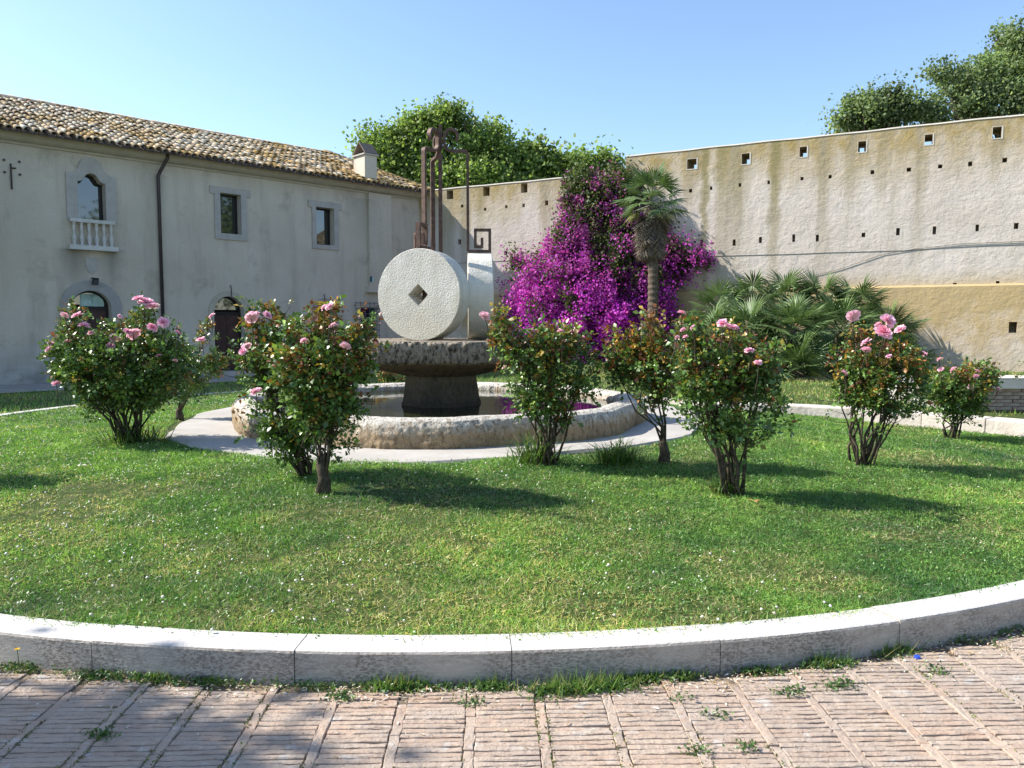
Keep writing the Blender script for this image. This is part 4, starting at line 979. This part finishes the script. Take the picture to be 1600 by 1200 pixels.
def rose_bush(base, blobs, flowers, label, Y=None, trunk=0, n=None, tint=1.0, redness=.22, thick=1.0, ncane=2, lean=.0, dens=1.0):
    p = on_lawn(*base) if not isinstance(base, Vector) else base
    D = p.y; s = D / F_PX
    root = thing('rose_bush', label, 'rose bush', p, 0, 'rose bushes round the fountain')
    B = []
    for (x, y, rx, rz) in blobs:
        c = at(x, y, D) - p; dpt = random.uniform(-.18, .18); B.append(((c.x, dpt * rx * s * 2, c.z), (rx * s * 1.02, max(rx, rz) * s * .85, rz * s * 1.0)))
    zs = [b[0][2] for b in B]; top = max(b[0][2] + b[1][2] for b in B); bot = min(b[0][2] - b[1][2] for b in B)
    if trunk:
        m = MB(); m.tube([(0, 0, -.04), (.012, 0, trunk * .5), (-.01, .01, trunk), (-.02, .02, trunk * 1.35)], [.066, .05, .042, .02], 12); V_ = np.array(m.v); V_ += fbm(V_, 18, 5, 3)[:, None] * .02; m.v = [tuple(q) for q in V_]; m.build('trunk', MAT['cane_bark'], root, smooth_=True)
    tips = []
    for i, (c, r_) in enumerate(B):
        for q in range(ncane):
            m = MB(); f = Vector((random.uniform(-.065, .065) * thick, random.uniform(-.065, .065) * thick, -.03)) if not trunk else Vector((random.uniform(-.03, .03), random.uniform(-.03, .03), trunk * random.uniform(.25, .9)))
            d_ = rnd_dirs(1)[0]; tip = Vector((c[0] + r_[0] * d_[0] * .7, c[1] + r_[1] * d_[1] * .7, c[2] + r_[2] * (.2 + .7 * abs(d_[2]))))
            mid = f.lerp(tip, .45) + Vector((random.gauss(0, .05), random.gauss(0, .05), random.uniform(-.02, .10)))
            mid2 = f.lerp(tip, .2) + Vector((random.gauss(0, .025), random.gauss(0, .025), .05))
            pts = [f, mid2, mid, mid.lerp(tip, .5) + Vector((random.gauss(0, .03), random.gauss(0, .03), 0)), tip]; r0 = random.uniform(.008, .013) * (.6 + .3 * thick)
            m.tube(pts, [r0 * 1.25, r0, r0 * .75, r0 * .5, .003], 6)
            for _ in range(5):
                t = random.uniform(.35, .95); a = pts[1].lerp(tip, t); e = a + Vector((random.gauss(0, .14), random.gauss(0, .14), random.uniform(.03, .25))); m.tube([a, a.lerp(e, .5) + Vector((0, 0, -.02)), e], [r0 * .4, r0 * .3, .002], 4); tips.append(e)
            m.build('cane', MAT['cane_bark'], root, smooth_=True)
    area = sum(b[1][0] * b[1][2] for b in B); nc = n or int(900 * area / .16 * 1.5 * dens)
    P, d, u = in_blobs(B, nc, .5)
    gap = fbm(P + np.array(p)[None, :], 6.5, 71, 2) + .12 * (1 - u); k_ = gap > -.02; P = P[k_]; d = d[k_]
    # young shoots: leaves strung along arching canes that poke out of the crown
    SP, SD_ = [], []
    ms_ = MB()
    for c, r_ in B:
        for q in range(4):
            dd = rnd_dirs(1, .55)[0]; c3 = np.array(c); r3 = np.array(r_); st = c3 + r3 * dd * .35; en = c3 + r3 * dd * random.uniform(1.0, 1.45) + np.array([0, 0, random.uniform(-.02, .10)]); md = (st + en) / 2 + rng.normal(0, .025, 3)
            ms_.tube([st, md, en], [.005, .004, .002], 4); kk = random.randint(7, 13)
            for t in np.linspace(.15, 1, kk): SP.append((1-t)**2*st + 2*t*(1-t)*md + t*t*en + rng.normal(0, .018, 3)); SD_.append(en - st + rng.normal(0, .25, 3) * np.linalg.norm(en - st))
    ms_.build('shoots', MAT['cane_bark'], root, kind='stuff')
    tp = np.array([list(t) for t in tips]); tp = tp[rng.integers(0, len(tp), int(len(P) * .10))] + rng.normal(0, .03, (int(len(P) * .10), 3))
    SD_ = np.array(SD_); SD_ /= np.linalg.norm(SD_, axis=1, keepdims=True)
    P = np.vstack([P, tp, np.array(SP)]); d = np.vstack([d, rnd_dirs(len(tp), .5), SD_])
    ax = d * [1, 1, .6] + rnd_dirs(len(P)) * .9 + [0, 0, .05]; ax /= np.linalg.norm(ax, axis=1, keepdims=True)
    sd = np.cross(ax, rnd_dirs(len(P))); sd /= np.linalg.norm(sd, axis=1, keepdims=True) + 1e-9
    LP, LY, LC, LS_ = [], [], [], []
    big = rng.random(len(P)) ** 1.6 * .042 + .027
    rel = (P[:, 2] - bot) / (top - bot); red = rng.random(len(P)) < np.clip(redness * (.15 + 1.9 * rel ** 2) + .9 * fbm(P, 3.0, 33, 2), .02, .85)
    col = np.where(red[:, None], pick(RED, len(P)), pick(GRN, len(P))) * tint
    for (o, a, b, sc) in ((1.5, 1, 0, 1.0), (1.0, .35, .9, .85), (1.0, .35, -.9, .85), (.35, .1, 1, .7), (.35, .1, -1, .7)):
        LP.append(P + ax * (o * big * .8)[:, None] + sd * (b * big * .15)[:, None]); LY.append(ax * a + sd * b); LC.append(col); LS_.append(big * sc)
    LP, LY, LC, LS_ = np.vstack(LP), np.vstack(LY), np.vstack(LC), np.concatenate(LS_)
    LC = LC * (1 + .15 * rng.normal(size=(len(LC), 1))).clip(.5, 1.6)
    nz = rnd_dirs(len(LP), .9) + (LP / (np.linalg.norm(LP, axis=1, keepdims=True) + 1e-6)) * .2
    link('foliage', scatter('foliage', LEAF_V, LEAF_F, LP, LY, nz, np.c_[LS_ * 1.15, LS_, LS_], LC), MAT['leaf'], root, kind='stuff')
    for (x, y, r_) in flowers:
        c = at(x, y, D - .30 - .15 * random.random()) - p; me = random.choice(ROSES); o = link('rose_flower', me, None, root, c)
        sc = r_ * s * .93; o.scale = (sc, sc, sc * .9); o.rotation_euler = (R(random.uniform(5, 55)), R(random.uniform(-35, 35)), random.uniform(0, 6.28))
        # flower stalk
        foot = c + Vector((random.uniform(-.05, .05), random.uniform(-.02, .08), -random.uniform(.14, .28))); MB().tube([c - Vector((0, 0, sc * .3)), (c + foot) / 2 + Vector((.01, 0, 0)), foot], [.0035, .004, .005], 5).build('stalk', MAT['cane_bark'], root)
    return root
rose_bush((205, 690), [(200,570,95,48), (140,560,55,45), (262,560,48,50), (230,505,22,24), (112,510,17,22), (150,622,32,34), (215,615,70,30), (190,525,40,26)],
  [(228,471,13), (216,466,9), (238,478,11), (120,492,9), (101,492,7), (131,508,9), (187,494,4), (255,503,10), (238,511,9), (208,521,11), (200,518,8), (178,528,9), (189,530,6), (173,540,7), (104,534,7), (80,536,6), (76,545,7), (278,519,6), (248,555,5), (88,598,7), (143,520,6), (274,563,4)],
  'broad rose bush with many pink blooms, leftmost on the lawn', thick=2.1, ncane=3, redness=.12, dens=1.15)
rose_bush((280, 655), [(312,566,25,28), (296,592,24,22), (325,520,8,16), (336,570,14,20)], [(331,493,6), (314,530,8)], 'small rose bush on two forked bare stems behind the leftmost bush', trunk=.12, thick=1.4, ncane=1, redness=.4)
rose_bush((505, 770), [(512,590,55,70), (545,555,40,45), (490,520,42,24), (470,600,46,58), (556,580,14,30), (545,640,28,30), (520,680,32,38), (490,650,30,36), (515,488,12,12), (566,525,10,12)],
  [(515,478,8), (506,480,6), (520,508,7), (540,540,9), (475,532,6)], 'tall rose bush with orange leaves and thick single trunk in front of the fountain', trunk=.24, thick=1.2, ncane=1, redness=.38)
rose_bush((476, 742), [(420,565,42,44), (402,600,28,34), (440,640,44,42), (462,600,34,60), (470,672,26,36), (430,690,20,24), (395,515,9,22), (388,560,16,28), (440,520,24,20), (450,690,22,30), (418,500,9,12)],
  [(393,495,11), (400,490,7), (418,492,8), (384,543,10), (379,549,7), (400,611,11)], 'slender stemmed rose bush with a low pink bloom, behind the one with thick trunk', ncane=2, redness=.22)
rose_bush((855, 725), [(850,560,64,38), (803,540,28,32), (780,515,12,22), (893,560,42,40), (842,615,46,34), (872,530,42,24), (915,600,26,30), (875,650,22,20)],
  [(757,493,9), (876,517,6)], 'wide rose bush before the basin with one pale bloom at its left tip', thick=1.5, ncane=2, redness=.34)
rose_bush((1037, 722), [(1008,560,42,44), (980,552,28,32), (1040,595,26,36), (1015,520,11,18), (1020,635,22,20), (972,585,22,28)], [(1003,508,3)], 'reddish rose bush without blooms on a thin forked trunk', trunk=.18, thick=1.2, ncane=1, redness=.5)
rose_bush((1145, 770), [(1140,590,66,52), (1090,560,28,40), (1120,545,40,26), (1168,565,38,30), (1192,620,28,38), (1112,640,44,42), (1150,670,42,34), (1075,530,10,24), (1085,600,30,40)],
  [(1128,504,9), (1146,511,9), (1137,508,7), (1171,547,8), (1185,566,7), (1065,488,7), (1067,515,5), (1058,527,4), (1071,526,5), (1082,511,5)], 'dense green rose bush with pink blooms in front of the fan palm', thick=1.3, ncane=2, redness=.24, dens=1.1)
rose_bush((1345, 725), [(1372,590,56,30), (1340,572,34,26), (1402,572,36,34), (1385,545,15,18), (1328,610,24,24), (1362,625,44,22), (1430,600,18,26), (1335,535,6,12), (1410,645,30,12)],
  [(1333,493,11), (1388,500,13), (1381,518,14), (1406,514,9), (1353,534,10), (1353,546,8), (1389,556,5), (1320,582,6), (1372,507,6)], 'open rose bush with the largest pink blooms on bare lower stems', thick=1.5, ncane=2, redness=.34, dens=.9)
rose_bush((1490, 685), [(1490,600,54,26), (1522,590,30,22), (1470,620,32,22), (1510,630,30,20), (1550,595,12,12), (1490,650,30,14)],
  [(1444,553,6), (1468,561,5), (1489,577,6), (1470,577,5), (1527,580,5), (1525,588,5), (1517,604,5), (1560,607,4), (1449,594,5)], 'rounded rose bush with small blooms, rightmost on the lawn', thick=1.2, ncane=2, redness=.2)
pj = on_z(612, 622, .2); rose_bush(Vector((pj.x, pj.y, .15)), [(612,598,20,15), (598,585,10,12), (628,600,10,12)], [], 'dark rose bush seen under the slab beyond the basin', ncane=1, redness=.5)
pk = Vector((-5.85, 6.95, .16)); sK = pk.y / F_PX
x0 = 800 + pk.x / pk.y * F_PX
rose_bush(pk, [(x0, 600, 70, 55), (x0 + 40, 560, 45, 40), (x0 - 30, 640, 50, 40)], [(x0 + 20, 520, 9)], 'rose bush just outside the left edge whose shadow falls on the lawn', ncane=2)
# tufts of long grass at the foot of some bushes
def tuft(px, py, n, h, spread, label):
    p = on_lawn(px, py); P = np.c_[rng.normal(0, spread, n), rng.normal(0, spread, n), np.zeros(n)]
    d = rng.normal(size=(n, 3)) * .55; d[:, 2] = 1; d[:, :2] += P[:, :2] * 3
    tv = [(-.5,0,0), (.5,0,0), (-.4,.5,0), (.4,.5,0), (0,1,.35)]; tf = [(0,1,3), (0,3,2), (2,3,4)]
    L = h * (.4 + .8 * rng.random(n)); z = d.copy(); z[:, 2] = -1
    me = scatter('grass_tuft', tv, tf, P, d, z, np.c_[np.full(n, .011), L, L], pick([(.09, .17, .035), (.12, .20, .05), (.2, .2, .08), (.06, .13, .025)], n, [.4, .3, .1, .2]))
    link('grass_tuft', me, MAT['grass'], None, p, label=label, cat='grass tuft', group='long grass tufts')
tuft(838, 722, 240, .42, .09, 'long pale grass growing round the foot of the bush before the basin')
tuft(965, 722, 420, .30, .10, 'dense low tuft of long grass standing alone on the lawn edge by the path')
tuft(205, 690, 260, .38, .15, 'long grass round the thick base of the leftmost rose bush')
tuft(1130, 768, 200, .16, .05, 'short leafy grass at the foot of the dense green rose bush')

# ------------------------------------------------------------------ palms
def fan_mesh(name, seed, L=.62, nseg=26, spread=118, cols=None, droop=.25, petiole=.55):
    rr = random.Random(seed); V, T, Cc = [], [], []
    pr = .012; b = 0
    V += [np.array(v) for v in ((-pr, 0, 0), (pr, 0, 0), (0, 0, -pr * 1.4), (-pr, petiole, 0), (pr, petiole, 0), (0, petiole, -pr * 1.4))]; T += [(0,1,4), (0,4,3), (1,2,5), (1,5,4), (2,0,3), (2,3,5)]
    c0 = np.array(cols[0]); Cc += [c0 * .9] * 6
    hub = np.array([0, petiole, 0])
    for k in range(nseg):
        a = R(-spread + 2 * spread * (k + rr.uniform(-.2, .2)) / (nseg - 1)); l = L * (.78 + .22 * math.cos(a * .7)) * rr.uniform(.88, 1.08)
        d = np.array([math.sin(a), math.cos(a), .10 * math.cos(2 * a)]); s_ = np.array([math.cos(a), -math.sin(a), 0]); w_ = .021 * L / .62
        c = np.array(cols[rr.randrange(len(cols))]) * rr.uniform(.8, 1.2); b = len(V); up = np.array([0, 0, 1.0]); dr = droop * rr.uniform(.5, 1.6)
        V += [hub, hub + d * l * .5 + s_ * w_ - up * dr * l * .08, hub + d * l * .5 + up * (.015 - dr * l * .08), hub + d * l * .5 - s_ * w_ - up * dr * l * .08, hub + d * l - up * dr * l * .45]
        T += [(b, b+1, b+2), (b, b+2, b+3), (b+1, b+4, b+2), (b+2, b+4, b+3)]; Cc += [c] * 5
    me = tri_mesh(name, V, T, np.array(Cc)); me.materials.append(MAT['frond']); return me
PG = [(.095, .155, .05), (.12, .19, .065), (.075, .125, .045), (.16, .23, .085)]
PY = [(.20, .19, .07), (.26, .24, .10), (.14, .15, .05)]
PD = [(.17, .125, .085), (.12, .09, .06), (.24, .19, .14), (.08, .06, .042)]
fans = [fan_mesh('frond', k, cols=PG, droop=.15 + .15 * k) for k in range(4)]
fans_t = [fan_mesh('frond', 30 + k, cols=PG, droop=.35 + .15 * k, petiole=.68, spread=105) for k in range(3)]
fans_y = [fan_mesh('frond', 10 + k, cols=PY, droop=.5) for k in range(2)]
fans_d = [fan_mesh('dead_frond', 20 + k, cols=PD, spread=60, droop=.9, petiole=.35, nseg=20) for k in range(3)]
def put_frond(me, name, parent, loc, d, scale, rollj=.5):
    y = Vector(d).normalized(); z = Vector((0, 0, 1)) - y * y.z
    if z.length < .05: z = Vector((random.random(), random.random(), 0))
    z = (z.normalized() + Vector(rnd_dirs(1)[0]) * rollj).normalized(); z = (z - y * z.dot(y)).normalized(); x = y.cross(z)
    M = Matrix((x, y, z)).transposed().to_4x4(); M.translation = Vector(loc); o = link(name, me, None, parent); o.matrix_local = M @ Matrix.Scale(scale, 4); return o
pbase = Vector((8.6, 21.0, .1))
fan = thing('fan_palm', 'big bushy clump of low fan palms against the fortress wall', 'palm', pbase)
crowns = [(1130,450,22.5,15), (1180,438,22.5,16), (1235,436,22.3,18), (1290,440,22.3,18), (1345,450,22.4,16), (1395,480,22.6,16), (1115,492,20.5,16), (1175,485,19.8,20), (1245,480,19.2,24), (1320,485,20.0,22), (1385,520,21.5,16), (1250,545,18.6,22), (1310,540,19.6,16), (1190,540,19.4,14), (1415,535,22.6,12), (1345,570,20.6,12)]
crowns = [(1238 + (x - 1245) * 1.0, y + 34, D, int(nf * 1.3)) for x, y, D, nf in crowns]
for (x, y, D, nf) in crowns:
    c = at(x, y, D) - pbase
    st = MB(); b = Vector((c.x * .7, c.y * .7, -.1)); st.tube([b, b.lerp(c, .5) + Vector((0, 0, .1)), c], [.14, .12, .10], 8); st.build('stem', MAT['palm_bark'], fan, smooth_=True)
    for k in range(nf):
        az = 2.399 * k + random.uniform(-.4, .4); el = math.asin(min(.98, max(-.55, 1 - 1.45 * (k + .5) / nf))) ; dv = Vector((math.cos(az) * math.cos(el), math.sin(az) * math.cos(el), math.sin(el)))
        low = el < -.1 and y > 560
        put_frond(random.choice(fans_y if (low and random.random() < .6) else fans), 'frond', fan, c, dv, random.uniform(.8, 1.08))
for k in range(40):
    x, y, D, nf = random.choice(crowns[6:]); c = at(x, y, D) - pbase; az = random.uniform(0, 6.28); dv = Vector((math.cos(az) * .7, math.sin(az) * .7, -.8)); put_frond(random.choice(fans_d), 'dead_frond', fan, c - Vector((0, 0, .15)), dv, random.uniform(.9, 1.2))
# tall palm
DP = 24.2; tb = at(1018, 560, DP); tb.z = .0
tp = thing('palm_tree', 'tall single palm with a shaggy skirt of dead leaves before the bougainvillea', 'palm', tb)
ctop = at(1018, 300, DP) - tb
m = MB(); H_ = ctop.z - .42; pts = []; rd = []
for k in range(60): t = k / 59; pts.append((ctop.x * t + .06 * math.sin(t * 3), 0, H_ * t)); rd.append((.14 + .03 * (1 - t)) * (1 + .12 * (k % 2)) + random.uniform(-.008, .008))
m.tube(pts, rd, 14); m.build('trunk', MAT['palm_bark'], tp, smooth_=False)
for k in range(27):
    az = 2.399 * k; el = R(72 - 105 * k / 26); dv = Vector((math.cos(az) * math.cos(el), math.sin(az) * math.cos(el), math.sin(el)))
    put_frond(random.choice(fans_y if k > 23 else fans_t), 'frond', tp, ctop + Vector((0, 0, -.15 - .01 * k)), dv, random.uniform(.8, 1.05), .35)
for k in range(110):
    az = 2.399 * k; t = k / 109; zz = ctop.z - .4 - 1.15 * t; dv = Vector((math.cos(az) * .5, math.sin(az) * .5, -1)); put_frond(random.choice(fans_d), 'dead_frond', tp, Vector((ctop.x + math.cos(az) * .13, math.sin(az) * .13, zz)), dv, random.uniform(.75, 1.05) * (1 - .2 * t), .8)

# ------------------------------------------------------------------ bougainvillea
def wallY(x):
    d = ray(x, 500); t = (BAST.o - Vector((0, 0, EYE))).dot(BAST.y) / d.dot(BAST.y); return d.y * t
bg0 = at(930, 560, wallY(930) - .9); bg0.z = 0
bou = thing('bougainvillea', 'huge purple flowering bougainvillea climbing over the fortress wall', 'bougainvillea', bg0)
def blobs_px(L, base, depth, ry): return [((lambda c: (c.x, c.y, c.z))(at(x, y, wallY(x) - dp) - base), (rx * 26.5 / F_PX, r2, rz * 26.5 / F_PX)) for (x, y, rx, rz, dp, r2) in L]
BB = [(925,285,42,24,.3,.7), (960,310,55,40,.4,.7), (905,330,35,40,.4,.7), (935,370,70,45,.6,.9), (880,400,50,35,.7,1.0), (860,430,45,30,.9,1.1), (980,400,45,60,.6,.9), (925,450,80,50,1.0,1.3), (855,475,45,45,1.1,1.2), (880,520,65,38,1.3,1.3),
      (960,510,70,50,1.1,1.3), (1010,470,40,70,.8,.9), (818,470,18,40,.8,.7), (800,405,17,7,.4,.35), (822,412,22,14,.5,.5), (795,490,10,14,.6,.4), (790,512,5,20,.6,.3), (785,455,8,10,.5,.3), (830,530,25,25,1.2,.9), (1040,420,25,30,.5,.6), (1035,500,18,45,.7,.6)]
TB = [(1060,398,24,12,.4,.45), (1082,404,22,11,.4,.4), (1102,404,14,10,.4,.35), (1070,425,9,18,.3,.3), (1045,390,18,14,.4,.4), (1000,350,40,34,.4,.6), (1030,385,26,26,.4,.5), (975,300,36,24,.35,.6)]
Bm = blobs_px(BB + TB, bg0, 1, 1)
n = 120000; nc_ = 1000; Pc, dc_, u = in_blobs(Bm, nc_, .22); ii = rng.integers(0, nc_, n); P = Pc[ii] + rng.normal(0, 1, (n, 3)) * [.15, .15, .25] * (.5 + .9 * rng.random(nc_))[ii][:, None]; d = dc_[ii]; P[:, 2] = np.maximum(P[:, 2], .02)
k_ = (P + np.array(bg0) - np.array(BAST.o)) @ np.array(BAST.y) < -.05; k_ |= P[:, 2] > 7.6; P, d, ii = P[k_], d[k_], ii[k_]
Pw = P + np.array(bg0); clump = fbm(Pw, 1.7, 90, 3); fine_ = fbm(Pw, 5, 95, 2)
hz = np.clip((P[:, 2] - 1.0) / 6.0, 0, 1.2)
wg = np.clip(.14 + .66 * hz ** 1.2 + 1.6 * clump, .03, .93)          # share of green leaves grows with height
kp = fbm(Pw, 1.9, 97, 3) > -.16; ii = ii[kp]; P, d, wg, clump, fine_, hz = P[kp], d[kp], wg[kp], clump[kp], fine_[kp], hz[kp]
cg = rng.random(nc_); cb = (.65 + .7 * rng.random(nc_)); isg = (.35 * rng.random(len(P)) + .65 * cg[ii]) < wg * .9
mag = pick([(.50, .035, .50), (.62, .06, .62), (.38, .025, .40), (.68, .14, .68)], len(P)); dull = pick([(.30, .06, .22), (.36, .12, .26), (.24, .07, .17)], len(P))
bl = np.clip(-.15 + 1.1 * hz - .8 * fine_, 0, 1)[:, None]; bc = mag * (1 - bl) + dull * bl
gc = pick([(.06, .09, .025), (.09, .12, .035), (.12, .13, .05), (.04, .07, .02)], len(P))
def put_leaves(name, sel, col, size, mat):
    Q = P[sel]; k = len(Q); sz = size * (.6 + .8 * rng.random(k)); link(name, scatter(name, DIA_V, DIA_F, Q, rnd_dirs(k), rnd_dirs(k, .3) + d[sel] * .7, np.c_[sz * 1.3, sz, sz], col[sel]), mat, bou, kind='stuff')
bc = bc * cb[ii][:, None]; gc = gc * cb[ii][:, None]
put_leaves('bracts', ~isg, bc, .085, MAT['bract']); put_leaves('leaves', isg, gc, .085, MAT['tree_leaf'])
for k in range(9):
    c, r_ = Bm[random.randrange(len(BB))]; b = Vector((random.uniform(-.3, .3), random.uniform(-.2, .2), 0)); e = Vector(c); m = MB(); m.tube([b, b.lerp(e, .4) + Vector((random.uniform(-.3, .3), 0, 0)), b.lerp(e, .75), e], [.07, .05, .035, .015], 6); m.build('branch', MAT['bark'], bou, smooth_=True)

# ------------------------------------------------------------------ trees beyond the wall
def tree(base, blobs, D, n, size, cols, label, group=None, hole=-.12, trunk_r=.3, depth=.8, cat='tree', name='tree', shell=.42, up=.5, nlimb=None):
    root = thing(name, label, cat, base, 0, group)
    B = []
    for b in blobs:
        if len(b) == 4: c = at(b[0], b[1], D) - base; rx, rz = b[2] * D / F_PX, b[3] * D / F_PX; B.append(((c.x, c.y + random.uniform(-.6, .6) * rx * .5, c.z), (rx, max(rx, rz) * depth, rz)))
        else: B.append(((b[0], b[1], b[2]), (b[3], b[4], b[5])))
    cz = min(b[0][2] for b in B); fork = Vector((0, 0, max(1.5, cz * .45)))
    m = MB(); m.tube([(0, 0, -.2), (0, 0, fork.z * .5), tuple(fork)], [trunk_r * 1.2, trunk_r, trunk_r * .85], 10); m.build('trunk', MAT['bark'], root, smooth_=True)
    for c, r_ in B:
        m = MB(); e = Vector(c); mid = fork.lerp(e, .5) + Vector((random.gauss(0, .3), random.gauss(0, .3), .3)); m.tube([fork, mid, e], [trunk_r * .5, trunk_r * .3, trunk_r * .1], 7)
        for _ in range(6): dd = Vector(rnd_dirs(1)[0]); q = mid.lerp(e, random.random()); t = Vector((c[0] + dd.x * r_[0] * .85, c[1] + dd.y * r_[1] * .85, c[2] + dd.z * r_[2] * .85)); m.tube([q, q.lerp(t, .5) + Vector((0, 0, .15)), t], [trunk_r * .15, trunk_r * .09, .01], 5)
        m.build('limb', MAT['bark'], root, smooth_=True)
    ncl = max(60, n // 42); Pc, dc, u = in_blobs(B, ncl, .38); ii = rng.integers(0, ncl, n); rcl = size * 1.75 * (.5 + .9 * rng.random(ncl))
    P = Pc[ii] + rng.normal(0, 1, (n, 3)) * rcl[ii][:, None] * [1, 1, .75]; d = dc[ii]; Pw = P + np.array(base)
    kp = fbm(Pw, .55 if size > .12 else 1.3, 11, 3) + .5 * fbm(Pw, 1.9, 12, 2) > hole; P, d = P[kp], d[kp]; k = len(P)
    # gather leaves into sprays
    sp = P + .0; jit = rng.normal(0, size * .9, (k, 3)); P = P + jit
    col = pick(cols, k); c2 = fbm(P + np.array(base), .8, 15, 2)[:, None]; col = col * (1 + 1.1 * c2).clip(.55, 1.6)
    sz = size * (.6 + .8 * rng.random(k)); link('crown', scatter('crown', LEAF_V, LEAF_F, P, rnd_dirs(k, -.3), rnd_dirs(k, up) + d * .4, np.c_[sz * 1.3, sz, sz], col), MAT['tree_leaf'], root, kind='stuff')
    return root
PL = [(.19, .28, .065), (.25, .34, .09), (.14, .22, .055), (.31, .39, .13)]
tree(Vector((-5.5, 46, 0)), [(606,248,40,36), (650,222,46,42), (708,212,50,42), (762,228,38,38), (800,256,32,28), (580,268,26,26), (640,285,66,26), (720,285,70,26), (790,285,46,22), (572,222,16,16), (660,188,24,16), (735,182,30,16), (695,172,22,12), (600,212,14,12)], 46, 60000, .20, PL, 'big bright green plane tree behind the corner of house and wall', 'trees behind the fortress wall', trunk_r=.45, hole=-.05)
tree(Vector((3.2, 47, 0)), [(830,258,24,26), (868,262,32,20), (908,262,26,16), (880,285,50,20), (932,268,14,10), (845,238,12,10)], 47, 13000, .26, PL, 'lower green tree right of the big plane, above the bougainvillea', 'trees behind the fortress wall', trunk_r=.3, hole=-.08)
tree(Vector((5.9, 47.5, 0)), [(955,247,13,11), (950,262,14,10)], 47.5, 2200, .24, PL, 'small leafy tree top peeping out by the step in the wall', 'trees behind the fortress wall', trunk_r=.12)
OK_ = [(.15, .205, .09), (.19, .25, .11), (.12, .17, .075), (.24, .29, .14)]
tree(Vector((26.0, 40, 0)), [(1545,125,55,36), (1600,95,60,48), (1500,140,38,28), (1480,160,40,26), (1560,165,70,30), (1640,140,60,60), (1590,60,40,24), (1470,115,24,18), (1440,165,26,20), (1680,90,60,60)], 40, 60000, .15, OK_, 'large dark oak rising over the wall at the upper right', 'trees behind the fortress wall', trunk_r=.5, hole=-.06, shell=.5)
tree(Vector((18.5, 39, 0)), [(1345,172,34,20), (1320,190,22,12), (1385,160,26,22), (1360,190,46,14), (1415,172,26,22), (1450,178,30,18), (1405,132,6,8)], 39, 17000, .15, OK_, 'low spreading dark tree left of the large oak above the wall', 'trees behind the fortress wall', trunk_r=.25, hole=-.04, shell=.5)
# trees out of frame: one throws the shade at the lower left, two stand opposite the house and show in its panes
SHX, SHY = -8.3, 1.55
tree(Vector((-9.45, 2.70, 0)), [(.6, .25, 5.6, 1.4, 1.0, .8), (-.4, -.1, 6.2, 1.2, 1.0, .8), (1.4, .5, 5.1, .8, .6, .45), (1.9, .45, 4.6, .5, .4, .3)], 9, 60000, .11, OK_, 'tree to the left of the camera shading the brick paving', None, trunk_r=.14, hole=-.35)
for k, (x, y) in enumerate(((27, 12), (30, 2))):
    tree(Vector((x, y, 0)), [(0, 0, 8, 4.5, 4.5, 4), (-2.5, 1, 6, 3.5, 3.5, 3), (2, -2, 10, 4, 4, 3), (0, 2.5, 5, 4, 4, 3)], 30, 14000, .28, OK_, ['leafy tree across the yard opposite the farmhouse', 'leafy tree across the yard, nearer the camera side'][k], None, trunk_r=.35)

tree(Vector((-18.4, 17.6, 0)), [(.2, .3, 6.2, 2.4, 1.7, 1.8), (2.4, .1, 6.4, 1.6, 1.5, 1.4), (-1.8, .2, 6.8, 2.2, 1.7, 1.8), (1.2, .8, 7.6, 1.8, 1.4, 1.2), (3.2, -.3, 4.9, 1.0, 1.0, .9)], 17, 22000, .2, OK_, 'unseen tree added left of the view to shade the grass strip', None, trunk_r=.2, hole=-.3)  # added out of view only for the shade it throws before the house

# ------------------------------------------------------------------ small things
c = on_z(1433, 1029, 0); MB().lathe([(.014, 0), (.015, .002), (.013, .012), (.0, .012)], 14).build('bottle_cap', MAT['blue_plastic'], loc=(c.x, c.y, .002), label='small blue bottle cap on the bricks beside the kerb', cat='bottle cap')
c = on_lawn(125, 732); m = MB()
me = scatter('x', LEAF_V, LEAF_F, np.zeros((3, 3)), np.array([[1, .1, .05], [-.6, .4, .05], [.2, -1, .1]]), np.array([[0, 0, 1.]] * 3), np.array([.07, .05, .05]), np.array([[.62, .58, .52]] * 3))
link('dry_leaf', me, MAT['litter'], None, c + Vector((0, 0, .03)), label='pale dry leaf lying on the lawn at the far left', cat='leaf')
c = on_lawn(1178, 789); me = scatter('x', LEAF_V, LEAF_F, np.zeros((3, 3)), np.array([[1, .1, .15], [-.6, .4, .2], [.2, -1, .1]]), np.array([[0, 0, 1.]] * 3), np.array([.06, .05, .05]), np.array([[.42, .22, .09]] * 3))
link('dry_leaf', me, MAT['litter'], None, c + Vector((0, 0, .03)), label='curled brown leaf on the lawn below the dense green rose bush', cat='leaf')
c = on_z(38, 1021, .06); a = math.atan2(c.y - CK[1], c.x - CK[0]); q = Vector((CK[0] + (KERB_R + .05) * math.cos(a), CK[1] + (KERB_R + .05) * math.sin(a), 0))
yf = thing('yellow_flower', 'single yellow dandelion growing against the kerb at far left', 'flower', q)
MB().tube([(0, 0, 0), (.004, 0, .05), (0, 0, .095)], .0018, 5).build('stem', simple('weed_stem', (.08, .14, .04)), yf)
n = 22; az = np.arange(n) * 2 * math.pi / n; me = scatter('x', DIA_V, DIA_F, np.tile([[0, 0, .095]], (n, 1)), np.c_[np.cos(az), np.sin(az), .3 + 0 * az], np.tile([[0, 0, 1.]], (n, 1)), np.full(n, .014), np.tile([[.75, .42, .02]], (n, 1)))
link('flower_head', me, MAT['litter'], yf)
bpy.context.view_layer.update()
